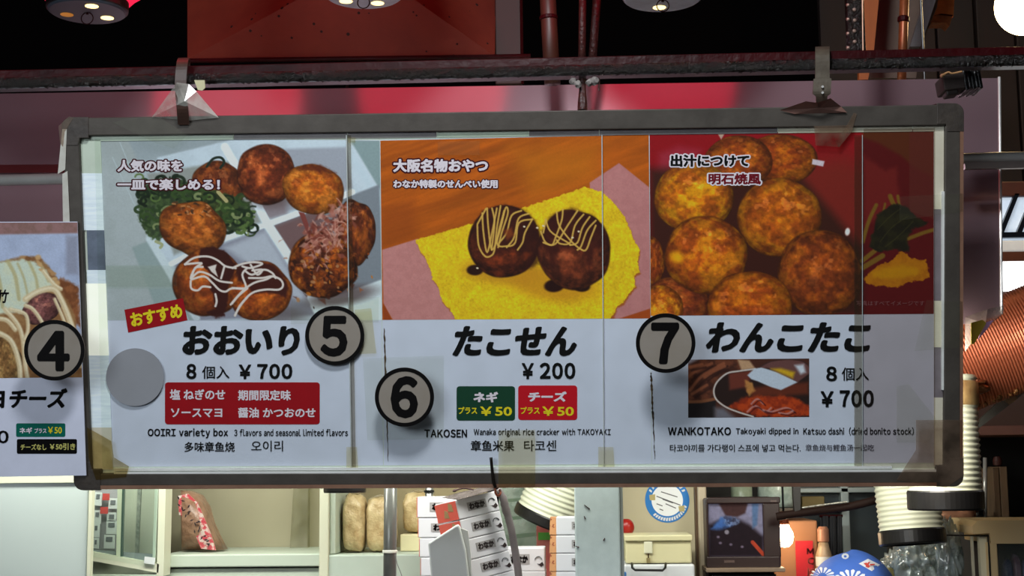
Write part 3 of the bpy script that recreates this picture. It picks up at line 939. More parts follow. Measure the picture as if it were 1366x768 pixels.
pic.poly(zb([(470, 210), (720, 175), (660, 350), (480, 380)]), (0.36, 0.16, 0.12), 3, 0.9)
pic.poly(zb([(470, 550), (600, 470), (760, 430), (1000, 430), (1150, 460), (1300, 540), (1300, 640), (1000, 660), (760, 650), (600, 600)]), (0.58, 0.20, 0.07), 3, 1, 3, tex=0.6, tfreq=0.15, col2=(0.36, 0.10, 0.06))
pic.poly(zb([(640, 370), (900, 330), (1280, 300), (1280, 420), (1000, 440), (700, 440)]), (0.36, 0.15, 0.09), 4, 0.8)
for s_ in ([(660, 600), (740, 540), (840, 600), (900, 560)], [(820, 580), (900, 600), (1050, 560), (1130, 600)], [(700, 520), (760, 470), (820, 520)], [(980, 610), (1060, 620), (1120, 590)]):
    pic.stroke(zb(s_), 2.4, (0.62, 0.45, 0.45), 0.75, 0.9)
    pic.stroke([(x + 3, y + 2) for x, y in zb(s_)], 2, (0.22, 0.05, 0.05), 0.7)
pic.stroke(zb([(740, 165), (560, 190), (470, 205), (400, 250), (340, 320), (320, 400), (350, 480), (440, 550), (560, 600), (720, 650)]), 2.2, (0.66, 0.62, 0.60), 0.95)
pic.poly(zb([(730, 165), (800, 150), (1000, 210), (1170, 300), (1000, 380), (900, 350), (760, 290), (700, 270), (660, 230)]), (0.62, 0.65, 0.70), 1.2)
pic.poly(zb([(780, 150), (900, 90), (1080, 70), (1220, 90), (1290, 140), (1290, 210), (1170, 300), (1000, 220), (870, 155)]), (0.33, 0.21, 0.20), 1.2)
pic.poly(zb([(900, 165), (1000, 160), (1140, 200), (1120, 260), (1000, 210)]), (0.66, 0.52, 0.10), 3)
pic.poly(zb([(1140, 130), (1230, 120), (1250, 200), (1200, 220)]), (0.66, 0.68, 0.72), 3)
pic.stroke(zb([(780, 150), (900, 90), (1080, 68), (1220, 90), (1285, 140)]), 1.6, (0.20, 0.13, 0.12), 0.9)
pic.poly(zb([(640, 280), (700, 300), (740, 380), (680, 440), (650, 380)]), (0.62, 0.42, 0.22), 2, 0.9, 2)
pic.poly(zb([(60, 60), (180, 60), (60, 120)]), (0.62, 0.65, 0.72), 3, 0.6)
pic.grain(0.12, 0.9, 39)
pic.build('printed_photo', M_print, p7, -0.0121, G)

# ------------------------------------------------------------------ lettering on the posters
W1, W2, W3 = -0.0117, -0.0114, -0.0111
out = lambda body, box, par, m_in, m_out, b1, b2, **k: (lettering(body, box, m_out, par, W2, bold=b2, ref=b1, **k), lettering(body, box, m_in, par, W3, bold=b1, **k))
out('人気の味を', (156.5, 213, 243.5, 229), p5, M_white_ink, M_maroon, 0.045, 0.15)
out('一皿で楽しめる！', (156.5, 238.5, 293.5, 253.5), p5, M_white_ink, M_maroon, 0.045, 0.15)
sign = [(166, 413), (244, 397.5), (250, 427), (171, 443.5)]
bd(bpoly(MB(), sign, -0.0123, W1), 'recommended_flash', M_red, 'tilted red flash with yellow lettering', parent=p5)
lettering('おすすめ', (173.5, 411, 243.5, 430), M_yellow, p5, W3, bold=0.045, rot=-11)
TITLE = dict(bold=0.062, nib=0.66)
lettering('おおいり', (243, 434.5, 400, 474), M_ink, p5, W3, shear=0.06, **TITLE)
lettering('8', (248.5, 485, 262, 505.5), M_ink, p5, W3, bold=0.042)
lettering('個入', (269.5, 488, 306, 505), M_ink, p5, W3, bold=0.012)
lettering('￥', (318.5, 486, 335, 505.5), M_ink, p5, W3, bold=0.032)
lettering('700', (343, 485, 390, 505.5), M_ink, p5, W3, bold=0.042)
bd(bpoly(MB(), rounded(220, 509.8, 426.5, 565.8, 4), -0.0123, W1), 'flavour_panel', M_red, 'dark red panel listing four flavours', parent=p5)
for t_, b_ in (('塩 ねぎのせ', (226.5, 519, 300.5, 533)), ('期間限定味', (317.5, 520, 388, 534)), ('ソースマヨ', (228, 544.5, 296.5, 556.5)), ('醤油 かつおのせ', (317.5, 543.5, 421, 557))):
    lettering(t_, b_, M_white_ink, p5, W3, bold=0.03)
lettering('OOIRI variety box', (197, 571, 304, 584.5), M_ink, p5, W3, bold=0.036)
lettering('3 flavors and seasonal limited flavors', (312.5, 572, 464, 581.5), M_ink, p5, W3, bold=0.026)
lettering('多味章鱼烧', (246, 589, 313, 602.5), M_ink, p5, W3, bold=0.014)
lettering('오이리', (335, 587.5, 377.5, 602), M_ink, p5, W3, bold=0.006)

out('大阪名物おやつ', (524.5, 212, 651, 229.5), p6, M_white_ink, M_maroon, 0.05, 0.16)
out('わなか特製のせんべい使用', (524.5, 239.5, 664, 251), p6, M_white_ink, M_maroon, 0.05, 0.16)
lettering('たこせん', (603.5, 434.5, 769.5, 475), M_ink, p6, W3, shear=0.16, **TITLE)
lettering('￥', (696, 484, 712, 505.5), M_ink, p6, W3, bold=0.032)
lettering('200', (720, 483.5, 767.5, 505.5), M_ink, p6, W3, bold=0.042)
bd(bpoly(MB(), rounded(609, 515, 687, 560.8, 4), -0.0123, W1), 'price_panel', M_green, 'dark green extra price panel', parent=p6)
bd(bpoly(MB(), rounded(691.2, 514, 770, 560, 4), -0.0123, W1), 'price_panel', M_red2, 'red extra price panel', parent=p6)
lettering('ネギ', (631.5, 522.5, 664.5, 536.5), M_white_ink, p6, W3, bold=0.055, shear=0.05)
lettering('プラス', (611.5, 542.5, 636.5, 552), M_yellow, p6, W3, bold=0.03)
lettering('￥50', (640.5, 542, 683, 554.5), M_yellow, p6, W3, bold=0.025)
lettering('チーズ', (704.5, 522, 756, 535.5), M_white_ink, p6, W3, bold=0.055, shear=0.05)
lettering('プラス', (694.5, 542.5, 720, 552), M_yellow, p6, W3, bold=0.03)
lettering('￥50', (723.5, 542, 765.5, 554.5), M_yellow, p6, W3, bold=0.025)
lettering('TAKOSEN', (566, 572.5, 623, 583.5), M_ink, p6, W3, bold=0.036)
lettering('Wanaka original rice cracker with TAKOYAKI', (632, 571.5, 814.5, 582.5), M_ink, p6, W3, bold=0.026)
lettering('章鱼米果', (628, 587, 686, 601.5), M_ink, p6, W3, bold=0.014)
lettering('타코센', (699, 587, 742, 601.5), M_ink, p6, W3, bold=0.008)

out('出汁につけて', (894.5, 206, 999.5, 222.5), p7, M_ink, M_white_ink, 0.05, 0.16)
out('明石焼風', (945, 231, 1015, 246), p7, M_maroon2, M_white_ink, 0.04, 0.16)
lettering('わんこたこ', (941.5, 429.5, 1161.5, 470), M_ink, p7, W3, shear=0.16, **TITLE)
lettering('8', (1102, 488.5, 1116.5, 508.5), M_ink, p7, W3, bold=0.042)
lettering('個入', (1122.7, 490, 1159, 507.5), M_ink, p7, W3, bold=0.012)
lettering('￥', (1094.6, 521.5, 1112, 543), M_ink, p7, W3, bold=0.032)
lettering('700', (1120, 520, 1165.6, 543), M_ink, p7, W3, bold=0.042)
lettering('WANKOTAKO', (891, 569.5, 975, 580.5), M_ink, p7, W3, bold=0.036)
lettering('Takoyaki dipped in', (981.5, 570.5, 1065, 581), M_ink, p7, W3, bold=0.028)
lettering('Katsuo dashi  (dried bonito stock)', (1071.5, 569.5, 1219, 580.5), M_ink, p7, W3, bold=0.028)
lettering('타코야끼를 가다랭이 스프에 넣고 먹는다.', (893.5, 592.5, 1068, 602.5), M_ink, p7, W3, bold=0.012)
lettering('章鱼烧与鲤鱼汤一起吃', (1074.5, 592.5, 1166, 601.5), M_grey_ink, p7, W3, bold=0.008)
lettering('写真はすべてイメージです', (1142.5, 401, 1233, 407.5), M_faint, p7, W3, bold=0.0)

# brown cracks in the paper along the poster joints
M_crack = mat('rusty_crack', (0.12, 0.08, 0.05), 0.8, noise=0.8, nscale=40, color2=(0.45, 0.33, 0.18))
for par, x0, x1, ya, yb in ((p6, 512.5, 517.5, 438, 615), (p7, 868.5, 873.5, 497, 612)):
    rr = random.Random(int(x0))
    L_, Rr = [], []
    n = 46
    for k in range(n + 1):
        t = k / n
        x, y = x0 + (x1 - x0) * t, ya + (yb - ya) * t
        w_ = max(0.25, rr.uniform(0.4, 1.3) * (1.25 - t * t))
        L_.append((x - w_ + rr.uniform(-.5, .5), y))
        Rr.append((x + w_ + rr.uniform(-.5, .5), y))
    P = np.array(L_ + Rr[::-1])
    mb = MB()
    a = B(P[:, 0], P[:, 1], W2)
    for k in range(n):
        mb.add([a[k], a[k + 1], a[2 * n - k], a[2 * n + 1 - k]], [(0, 1, 2, 3)])
    bd(mb, 'paper_crack', M_crack, 'rusty crack down the paper joint', parent=par)

# ------------------------------------------------------------------ clear covers and tape on the board
M_film = film_mat('clear_cover_sheet', (0.985, 0.99, 0.985), 0.004, (0.75, 0.78, 0.78), 0.003, 0.06)
M_film_d = film_mat('smoky_cover_sheet', (0.945, 0.935, 0.925), 0.02, (0.55, 0.5, 0.48), 0.008, 0.1)
M_edge = mat('pale_sheet_edge', (0.72, 0.75, 0.74), 0.3)
M_edge_d = film_mat('dark_sheet_edge', (0.93, 0.92, 0.90), 0.06, (0.4, 0.38, 0.32), 0.01, 0.2)  # darker strip where two cover sheets overlap
for xa, xb, m in ((126, 465.5, M_film), (466.5, 804.5, M_film), (805.5, 1151, M_film), (1152, 1247, M_film_d)):
    tx = lambda x, y: x + (y - 182) * (0.0 if x > 900 else 0.024 * (1 - (x - 126) / 900))
    q = [(tx(xa, 184), 184 - (xa - 130) * 0.012), (tx(xb, 184), 184 - (xb - 130) * 0.012), (tx(xb, 624), 624), (tx(xa, 624), 624)]
    bd(bpoly(MB(), q, -0.0092, -0.0080), 'clear_cover', m, 'clear cover sheet over the posters')
for x, w_, wd in ((462, 1.2, 6), (803, 1.2, 0), (1150.5, 0.8, 11)):
    k = 0.024 * (1 - (x - 126) / 900) if x < 900 else 0
    xb = x + k * 440
    bd(bpoly(MB(), [(x - w_ / 2, 180), (x + w_ / 2, 180), (xb + w_ / 2, 623), (xb - w_ / 2, 623)], -0.0095, -0.0070), 'cover_edge', M_edge, 'pale cut edge of a cover sheet')
    if wd:
        s = -1 if x > 1000 else 1
        a, b = (x - wd, x - 0.6) if s < 0 else (x + 0.6, x + wd)
        bd(bpoly(MB(), [(a, 180), (b, 180), (b + k * 440, 623), (a + k * 440, 623)], -0.0078, -0.0076), 'cover_edge', M_edge_d, 'darker overlap of two cover sheets')
M_tape = film_mat('clear_tape', (0.988, 0.99, 0.984), 0.012, (0.72, 0.72, 0.62), 0.004, 0.25)
M_tape_y = film_mat('yellowed_tape', (0.985, 0.975, 0.94), 0.03, (0.70, 0.66, 0.45), 0.005, 0.3)
M_tape_b = film_mat('brown_stained_tape', (0.95, 0.925, 0.85), 0.10, (0.40, 0.33, 0.18), 0.006, 0.3, noise=0.10)
M_tape_m = film_mat('milky_tape', (0.95, 0.93, 0.91), 0.13, (0.58, 0.50, 0.43), 0.01, 0.3, noise=0.11)


def tape(pts, m, w=-0.0068, label=None, name='tape'):
    return bd(bpoly(MB(), pts, w - 0.0006, w), name, m, label)


tape([(140, 354), (236, 354), (236, 382), (142, 382)], M_tape, w=-0.0066)
tape([(473, 413), (495, 411), (502, 471), (478, 472)], M_tape_y, label='yellowed tape beside the round number')
tape([(484, 478), (592, 474), (592, 585), (490, 587)], M_tape, w=-0.0066)
tape([(388, 398), (505, 396), (505, 430), (388, 432)], M_tape, w=-0.0064)
tape([(584, 189), (640, 188), (640, 207), (584, 207)], M_tape_y)
tape([(665, 574), (714, 573), (714, 649), (665, 650)], M_tape_y, w=0.0016)
tape([(1086, 168), (1135, 167), (1120, 196), (1088, 194)], M_tape_m, w=0.0016)
tape([(1127, 172), (1139, 150), (1143, 152), (1136, 176), (1119, 197), (1114, 189)], M_tape_m, w=0.0024)
tape([(1200, 262), (1285, 258), (1285, 282), (1200, 294)], M_tape, w=0.0016)
tape([(1236, 400), (1284, 402), (1284, 463), (1220, 468)], M_tape, w=0.0016)
tape([(1196, 515), (1212, 512), (1250, 560), (1240, 590), (1196, 590)], M_tape, w=-0.0064)
tape([(1222, 560), (1285.5, 560), (1286, 634), (1262, 650), (1196, 640), (1222, 600)], M_tape_m, w=0.0026, label='large milky tape patch wrapped round the corner')
tape([(116, 570), (148, 588), (152, 610), (172, 622), (168, 636), (128, 640), (118, 610)], M_tape_b, w=0.0026, label='brown stained tape patch on the corner')
tape([(150, 163), (206, 152), (250, 180), (232, 198), (206, 190)], M_tape, w=0.0026)
tape([(464, 183), (474, 183), (474, 190), (464, 190)], M_tape_y, w=-0.0064)
tape([(798, 596), (818, 596), (820, 626), (798, 626)], M_tape_y, w=-0.0064)
tape([(462, 596), (476, 596), (478, 630), (462, 630)], M_tape_y, w=-0.0064)
M_papertape = mat('pale_paper_tape', (0.80, 0.80, 0.76), 0.6, noise=0.5, nscale=30, color2=(0.62, 0.58, 0.52))
tape([(83, 172), (89, 172), (87, 226), (77, 232)], M_papertape, w=0.002, label='torn pale tape along the side rail')
tape([(83, 232), (90, 228), (93, 296), (84, 296)], M_papertape, w=0.002)
tape([(78, 168), (92, 155), (98, 157), (86, 176), (84, 196), (80, 190)], M_tape_m, w=0.003)

# ------------------------------------------------------------------ the cheese menu poster beside the board
p4 = poster('menu_poster', [(-90, 296), (103, 295.5), (115, 634), (-90, 637)], 'white cheese takoyaki poster overlapping the menu board frame', w0=0.006, w1=0.0085)
pic = Picture([(-90, 297), (103.5, 296.5), (109.5, 503), (-90, 505)], (0.52, 0.56, 0.64))
pic.grain(0.15, 0.06, 3)
pic.poly([(-90, 294), (104, 294), (104, 311), (-90, 314)], (0.45, 0.34, 0.33), 2, 1, tex=0.6, tfreq=0.09, col2=(0.38, 0.29, 0.26))
zp = zc(0, 250, 2.954)
pic.poly(zp([(235, 355), (310, 390), (320, 560), (200, 420)]), (0.44, 0.27, 0.16), 3, 1, 3, tex=0.6, tfreq=0.12, col2=(0.30, 0.17, 0.10))
pic.poly(zp([(-260, 300), (-60, 290), (20, 285), (90, 272), (160, 270), (190, 310), (225, 350), (245, 400), (270, 450), (300, 520), (330, 770), (-260, 770)]), (0.47, 0.35, 0.22), 2, 1, 3, 0.12, tex=0.5, tfreq=0.10, col2=(0.35, 0.22, 0.13))
pic.poly(zp([(-260, 290), (-40, 286), (40, 288), (100, 282), (150, 300), (190, 340), (225, 380), (170, 410), (110, 440), (90, 490), (0, 500), (-260, 520)]), (0.62, 0.66, 0.60), 3, 1, 4, 0.12, tex=0.55, tfreq=0.09, col2=(0.66, 0.67, 0.56))
for a_, w_ in (([(30, 290), (60, 350), (75, 440)], 5), ([(110, 285), (140, 350), (150, 410)], 4), ([(-20, 300), (0, 380), (10, 470)], 5), ([(70, 300), (95, 360), (110, 430)], 3), ([(160, 300), (190, 370)], 3)):
    pic.stroke(zp(a_), w_, (0.56, 0.53, 0.38), 0.8, 1.6)
for x, y in ((95, 275), (110, 280), (150, 275), (155, 300), (165, 325), (210, 340), (215, 360), (225, 375), (200, 330)):
    pic.ellipse(*zp([(x, y)])[0], rr.uniform(3, 6), rr.uniform(2, 3.5), rr.choice([(0.55, 0.42, 0.28), (0.38, 0.25, 0.15), (0.62, 0.50, 0.34)]), rr.uniform(-30, 60), 0.4, 0.9)
pic.ball(*zp([(165, 478)])[0], 25, 20, (0.40, 0.245, 0.235), (0.30, 0.17, 0.16), (0.48, 0.31, 0.28), 71, lump=0.12, rot=-25)
pic.ball(*zp([(15, 690)])[0], 24, 34, (0.50, 0.38, 0.22), (0.34, 0.23, 0.13), (0.58, 0.46, 0.28), 73, lump=0.12)
for a_, w_ in (([(100, 440), (150, 410), (210, 400), (240, 440), (270, 510), (300, 600), (320, 700)], 8), ([(100, 465), (130, 480), (165, 530), (170, 560)], 5), ([(20, 480), (70, 540), (90, 600), (100, 700), (110, 760)], 6), ([(-40, 560), (40, 600), (75, 690), (80, 760)], 7), ([(40, 480), (100, 500), (110, 560), (95, 600)], 5), ([(170, 330), (210, 380), (240, 400)], 5), ([(-60, 520), (20, 520), (60, 560)], 6), ([(215, 440), (250, 520), (262, 570)], 4)):
    pic.stroke(zp(a_), w_, (0.66, 0.60, 0.47), 0.95, 1.5)
    pic.stroke([(x + 0.8, y - 1) for x, y in zp(a_)], w_ * 0.4, (0.73, 0.69, 0.58), 0.8, 1)
pic.poly([(88, 314), (104, 314), (104, 366), (88, 366)], (0.42, 0.43, 0.48), 4, 0.8)
pic.grain(0.12, 0.8, 49)
pic.build('printed_photo', M_print, p4, 0.0089, G)
X1, X2 = 0.0092, 0.0096
lettering('チーズ', (12.5, 517.5, 90, 544), M_ink, p4, X2, bold=0.052, nib=0.66, shear=0.12)
lettering('ヨ', (-14, 521, 6.5, 544), M_ink, p4, X2, bold=0.052, nib=0.66, shear=0.05)
lettering('00', (-20, 574, 11.5, 591), M_ink, p4, X2, bold=0.03)
bd(bpoly(MB(), rounded(21.5, 564.5, 87, 582.5, 2), 0.0085, X1), 'price_panel', M_teal, 'teal extra price panel', parent=p4)
bd(bpoly(MB(), rounded(22.5, 585.5, 102.5, 605, 2), 0.0085, X1), 'price_panel', M_ink, 'black discount panel', parent=p4)
lettering('ネギ', (26, 570, 43, 578), M_white_ink, p4, X2, bold=0.04)
lettering('プラス', (46, 571, 62, 577.5), M_white_ink, p4, X2, bold=0.025)
lettering('￥50', (64, 569, 82.5, 578), M_yellow, p4, X2, bold=0.02)
M_dyel = mat('dull_yellow_ink', (0.80, 0.78, 0.45), 0.6, spec=0.08)
lettering('チーズなし', (27.5, 592, 62, 600), M_dyel, p4, X2, bold=0.025)
lettering('￥50引き', (66.5, 591, 100.5, 600), M_dyel, p4, X2, bold=0.025)
lettering('竹', (-4, 386, 12, 404), M_ink, p4, X2, bold=0.03, shear=0.2)

# ------------------------------------------------------------------ round number discs standing off the board
M_disc = mat('grey_disc_face', (0.58, 0.55, 0.51), 0.5, noise=0.4, nscale=20, color2=(0.52, 0.48, 0.42), spec=0.08)
M_ring = mat('black_disc_paint', (0.055, 0.05, 0.05), 0.45, spec=0.08)
M_peg = film_mat('clear_peg', (0.9, 0.92, 0.9), 0.05, gloss=0.08)


def disc(n, cx, cy, r, w, base_w, tb, label):
    o = bpoly(MB(), circle(cx, cy, r), w - 0.0022, w).build('number_disc', M_disc, None)
    o.matrix_world = BOARD
    tag(o, label, 'number disc', 'round number discs in front of the menu')
    mb = MB()
    a, b = circle(cx, cy, r, 64), circle(cx, cy, r - 5.2, 64)
    A, Bb = np.array(a), np.array(b)
    P = [B(A[:, 0], A[:, 1], w + 0.0008), B(Bb[:, 0], Bb[:, 1], w + 0.0008), B(Bb[:, 0], Bb[:, 1], w - 0.0001), B(A[:, 0], A[:, 1], w - 0.0024)]
    vs = np.concatenate(P)
    fs = []
    for q in range(3):
        for k in range(64):
            fs.append((q * 64 + k, q * 64 + (k + 1) % 64, (q + 1) * 64 + (k + 1) % 64, (q + 1) * 64 + k))
    mb.add(vs, fs)
    bd(mb, 'rim', M_ring, 'black rim', parent=o)
    lettering(n, tb, M_ring, o, w + 0.0008, bold=0.045, name='numeral_lettering')
    if w - base_w > 0.006:
        pb = MB()
        c0, c1 = B(np.array([cx - 4.0]), np.array([cy - 3.0]), base_w + 0.0012)[0], B(np.array([cx - 4.0]), np.array([cy - 3.0]), w - 0.0022)[0]
        pb.tube([c0, c1], 0.004, 10)
        bd(pb, 'stand_off_peg', M_peg, 'clear peg holding the disc off the board', parent=o)
    return o


disc('4', 72.5, 467, 40.5, 0.085, 0.0102, (49.5, 441, 93, 495), 'round black rimmed disc numbered four over the cheese poster')
disc('5', 446.5, 447.5, 39.5, -0.0030, -0.008, (427.5, 421, 463.5, 475.5), 'round black rimmed disc numbered five beside the variety box title')
disc('6', 539.5, 529.5, 39.5, 0.038, -0.006, (521, 501.5, 557.5, 557.5), 'round black rimmed disc numbered six on the paper joint')
disc('7', 888, 457.5, 39.8, 0.082, -0.008, (868.5, 430, 906, 485.5), 'round black rimmed disc numbered seven beside the dashi title')
M_shadow_disc = mat('shadow_grey', (0.59, 0.60, 0.62), 0.6, noise=0.4, nscale=12, color2=(0.54, 0.55, 0.56), spec=0.08)
o = bpoly(MB(), circle(180, 503, 38.5), -0.0077, -0.0060).build('shadow_disc', M_shadow_disc, None)  # soft round shadow on the poster, built as a grey disc
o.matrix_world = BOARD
tag(o, 'grey disc standing in for a soft round shadow on the variety box poster', 'disc')

# ------------------------------------------------------------------ rail, panel, pipe above and behind the board
M_iron = mat('lantern_reddened_iron', (0.22, 0.02, 0.035), 0.4, metal=0.0, noise=0.8, nscale=5, color2=(0.04, 0.012, 0.014), bump=0.25, bscale=50, spec=0.12)  # red reflection of the lanterns is painted into the iron's colour
M_crust = mat('greasy_black_crust', (0.10, 0.08, 0.06), 0.13, metal=0.0, noise=0.9, nscale=40, color2=(0.03, 0.025, 0.02), bump=1.0, bscale=150, spec=0.45)
M_steel = mat('stainless_panel', (0.70, 0.58, 0.61), 0.15, metal=0.64, noise=0.3, nscale=4, color2=(0.62, 0.51, 0.53))
M_pipe = mat('stainless_pipe', (0.86, 0.86, 0.84), 0.25, metal=0.4, noise=0.3, nscale=20, color2=(0.62, 0.6, 0.58))

RY = 2.74
rail = empty('iron_rail', PY(683, 90, RY), 'long greasy black iron angle rail above the menu board', 'rail')
a, b = PY(-520, 88, RY), PY(1900, 66, RY)
zt_, zb_ = PY(683, 77.5, RY).z, PY(683, 90.5, RY).z
lo_ = PY(683, 103, RY).z
MB().box((a.x, RY, zb_), (b.x, RY + 0.012, zt_)).build('upper_web', M_iron, rail, bevel=0.002)
# the crusted lower flange: a bar with a lumpy front
bm = bmesh.new()
nseg, nz = 840, 5
hv = []
rr = random.Random(9)
for i in range(nseg + 1):
    x = a.x + (b.x - a.x) * i / nseg
    col_ = []
    for j in range(nz):
        t = j / (nz - 1)
        z = zb_ + (lo_ - zb_) * t
        lump = (0.0035 * rr.random() + 0.004 * vnoise(np.array([i * 0.22]), np.array([j * 0.7 + 3]), 2)[0]) * (1 if 0 < j < nz - 1 else 0.6)
        col_.append(bm.verts.new((x, RY - 0.010 - lump, z - (0.003 * rr.random() if j == nz - 1 else 0))))
    col_.append(bm.verts.new((x, RY + 0.02, lo_)))
    col_.insert(0, bm.verts.new((x, RY + 0.02, zb_)))
    hv.append(col_)
for i in range(nseg):
    for j in range(len(hv[0]) - 1):
        bm.faces.new((hv[i][j], hv[i + 1][j], hv[i + 1][j + 1], hv[i][j + 1]))
me = bpy.data.meshes.new('crusted_flange')
bm.to_mesh(me)
bm.free()
me.transform(wm(rail).inverted())
link('crusted_flange', me, M_crust, rail, smooth=True)
MB().box((a.x, RY - 0.006, lo_ - 0.0018), (b.x, RY + 0.02, lo_ - 0.0004)).build('lower_lip', mat('worn_lip', (0.50, 0.50, 0.52), 0.3, metal=0.5, noise=0.6, nscale=12), rail)

PYD = 3.20
panel = empty('steel_fascia', PY(683, 300, PYD), 'large stainless fascia sheet mirroring the red lanterns behind the menu board', 'panel')
pn = Matrix.Rotation(R(-3), 3, 'Z') @ Vector((0, -math.cos(R(11)), math.sin(R(11))))
pq = PY(683, 120, PYD)


def ppt(px, py):
    """point of the sloping fascia seen at the pixel"""
    d = Vector(rays(px, py))
    o_ = Vector(CAMP)
    return o_ + d * ((pq - o_).dot(pn) / d.dot(pn))


P = [ppt(-520, 133), ppt(1333, 104), ppt(1336, 418), ppt(1300, 432), ppt(-520, 444)]
mb = MB()
mb.prism(list(reversed(P)), Vector((0, 0, 0)), Vector((0, 0.012, 0)))
mb.build('sheet', M_steel, panel)
mb = MB()
q = [ppt(-520, 224), ppt(95, 220), ppt(95, 231), ppt(-520, 235)]
mb.prism(list(reversed(q)), Vector((0, -0.008, 0)), Vector((0, -0.001, 0)))
mb.build('folded_edge', mat('dark_red_fold', (0.30, 0.05, 0.06), 0.4), panel)
MB().tube([ppt(1333, 103), ppt(1336, 418)], 0.0035, 8).build('rolled_edge', M_pipe, panel)

p0, p1 = PY(-520, 252, 2.98), PY(1900, 198, 2.98)
pr = empty('steel_pipe', p0, 'stainless horizontal pipe running behind the menu board', 'pipe')
MB().tube([p0, p1], 0.0125, 20).build('tube_wall', M_pipe, pr, smooth=True)
MB().box((PY(1284, 208, 2.97).x, 2.955, PY(1300, 225, 2.955).z), (p1.x, 2.967, PY(1300, 216, 2.955).z)).build('rail_strip', mat('grey_steel_strip', (0.5, 0.46, 0.44), 0.3, metal=0.7, noise=0.4, nscale=12), pr)

# hangers
bt = lambda px, py, w=0.0: Vector(BT_ + BR_ @ B(np.array([px]), np.array([py]), w)[0])
M_strap = mat('brown_hanger_strap', (0.29, 0.20, 0.16), 0.4, noise=0.7, nscale=30, color2=(0.2, 0.14, 0.12))
M_plastic = film_mat('milky_plastic', (0.9, 0.9, 0.88), 0.55, (0.78, 0.78, 0.74), 0.1, 0.25, noise=0.3)
hang = empty('hanger_strap', bt(243, 160), 'brown hanger strap with torn milky plastic hooked over the rail', 'hanger')


def ribbon(pts, half, thick, mb=None):
    """flat strap following pts (world), half width along x"""
    mb = mb or MB()
    pts = spline([Vector(p) for p in pts], 6)
    vs = []
    for i, p in enumerate(pts):
        t = (pts[min(i + 1, len(pts) - 1)] - pts[max(i - 1, 0)]).normalized()
        nrm = Vector((1, 0, 0)).cross(t).normalized()
        h = half(i / (len(pts) - 1)) if callable(half) else half
        for s, u in ((-1, 1), (1, 1), (1, -1), (-1, -1)):
            vs.append(p + Vector((s * h, 0, 0)) + nrm * u * thick / 2)
    fs = []
    for i in range(len(pts) - 1):
        for k in range(4):
            fs.append((i * 4 + k, i * 4 + (k + 1) % 4, (i + 1) * 4 + (k + 1) % 4, (i + 1) * 4 + k))
    fs += [(3, 2, 1, 0), tuple((len(pts) - 1) * 4 + k for k in range(4))]
    return mb.add(vs, fs)


Yf = RY - 0.03
ribbon([PY(246, 92, RY + 0.03), PY(246, 80, RY + 0.02), PY(245, 78.5, RY - 0.005), PY(243, 86, Yf), PY(241, 112, Yf), PY(243, 140, Yf - 0.005), bt(245, 166, 0.005)], 0.0115, 0.003).build('strap', M_strap, hang)
tri = [bt(203, 156, 0.004), PY(236, 110, Yf - 0.006), PY(252, 112, Yf - 0.006), PY(262, 122, Yf - 0.004), bt(292, 157, 0.004), bt(250, 161, 0.005)]
mb = MB()
cen = PY(246, 135, Yf - 0.014)
mb.add(tri + [cen], [(k, (k + 1) % 6, 6) for k in range(6)])
mb.build('torn_plastic', M_plastic, hang)
pl = [PY(259, 107, Yf), PY(273, 107, Yf), PY(274, 117, Yf), PY(270, 121, Yf), PY(264, 120, Yf)]
MB().prism(list(reversed(pl)), Vector((0, -0.001, 0)), Vector((0, 0.001, 0))).build('plastic_tab', mat('yellowed_tab', (0.78, 0.76, 0.58), 0.4, noise=0.3), hang)

M_plate = mat('grey_steel_plate', (0.36, 0.33, 0.28), 0.4, metal=0.2, noise=0.7, nscale=25, color2=(0.22, 0.18, 0.15), bump=0.1)
hk = empty('hanger_plate', bt(1097, 142), 'grey steel hanger plate hooked over the rail above the dashi poster', 'hanger')
ribbon([PY(1097, 80, RY + 0.03), PY(1097, 66, RY + 0.018), PY(1097, 64, RY - 0.01), PY(1097, 74, Yf), PY(1097, 100, Yf), PY(1097, 108, Yf), PY(1096, 125, Yf - 0.003), bt(1096, 142, 0.006)], lambda t: 0.0140 if t < 0.66 else (0.0175 if t < 0.86 else 0.011), 0.004).build('plate', M_plate, hk)
for y in (116, 124):
    c = PY(1097, y, Yf - 0.008)
    MB().lathe([(0, 0.0), (0.0025, 0.0), (0.0025, 0.003), (0, 0.003)], c, (0, -1, 0), 12).build('rivet', M_pipe, hk)
mb = MB()
tp = [bt(1040, 147, 0.004), PY(1075, 135, Yf - 0.01), PY(1090, 137, Yf - 0.012), PY(1108, 131, Yf - 0.012), bt(1122, 142, 0.004), bt(1130, 150, 0.005), bt(1060, 152, 0.005)]
mb.add(tp + [bt(1092, 144, 0.014)], [(k, (k + 1) % 7, 7) for k in range(7)])
mb.build('tape_wrap', mat('pinkish_tape', (0.50, 0.37, 0.33), 0.4, noise=0.5, nscale=30), hk)

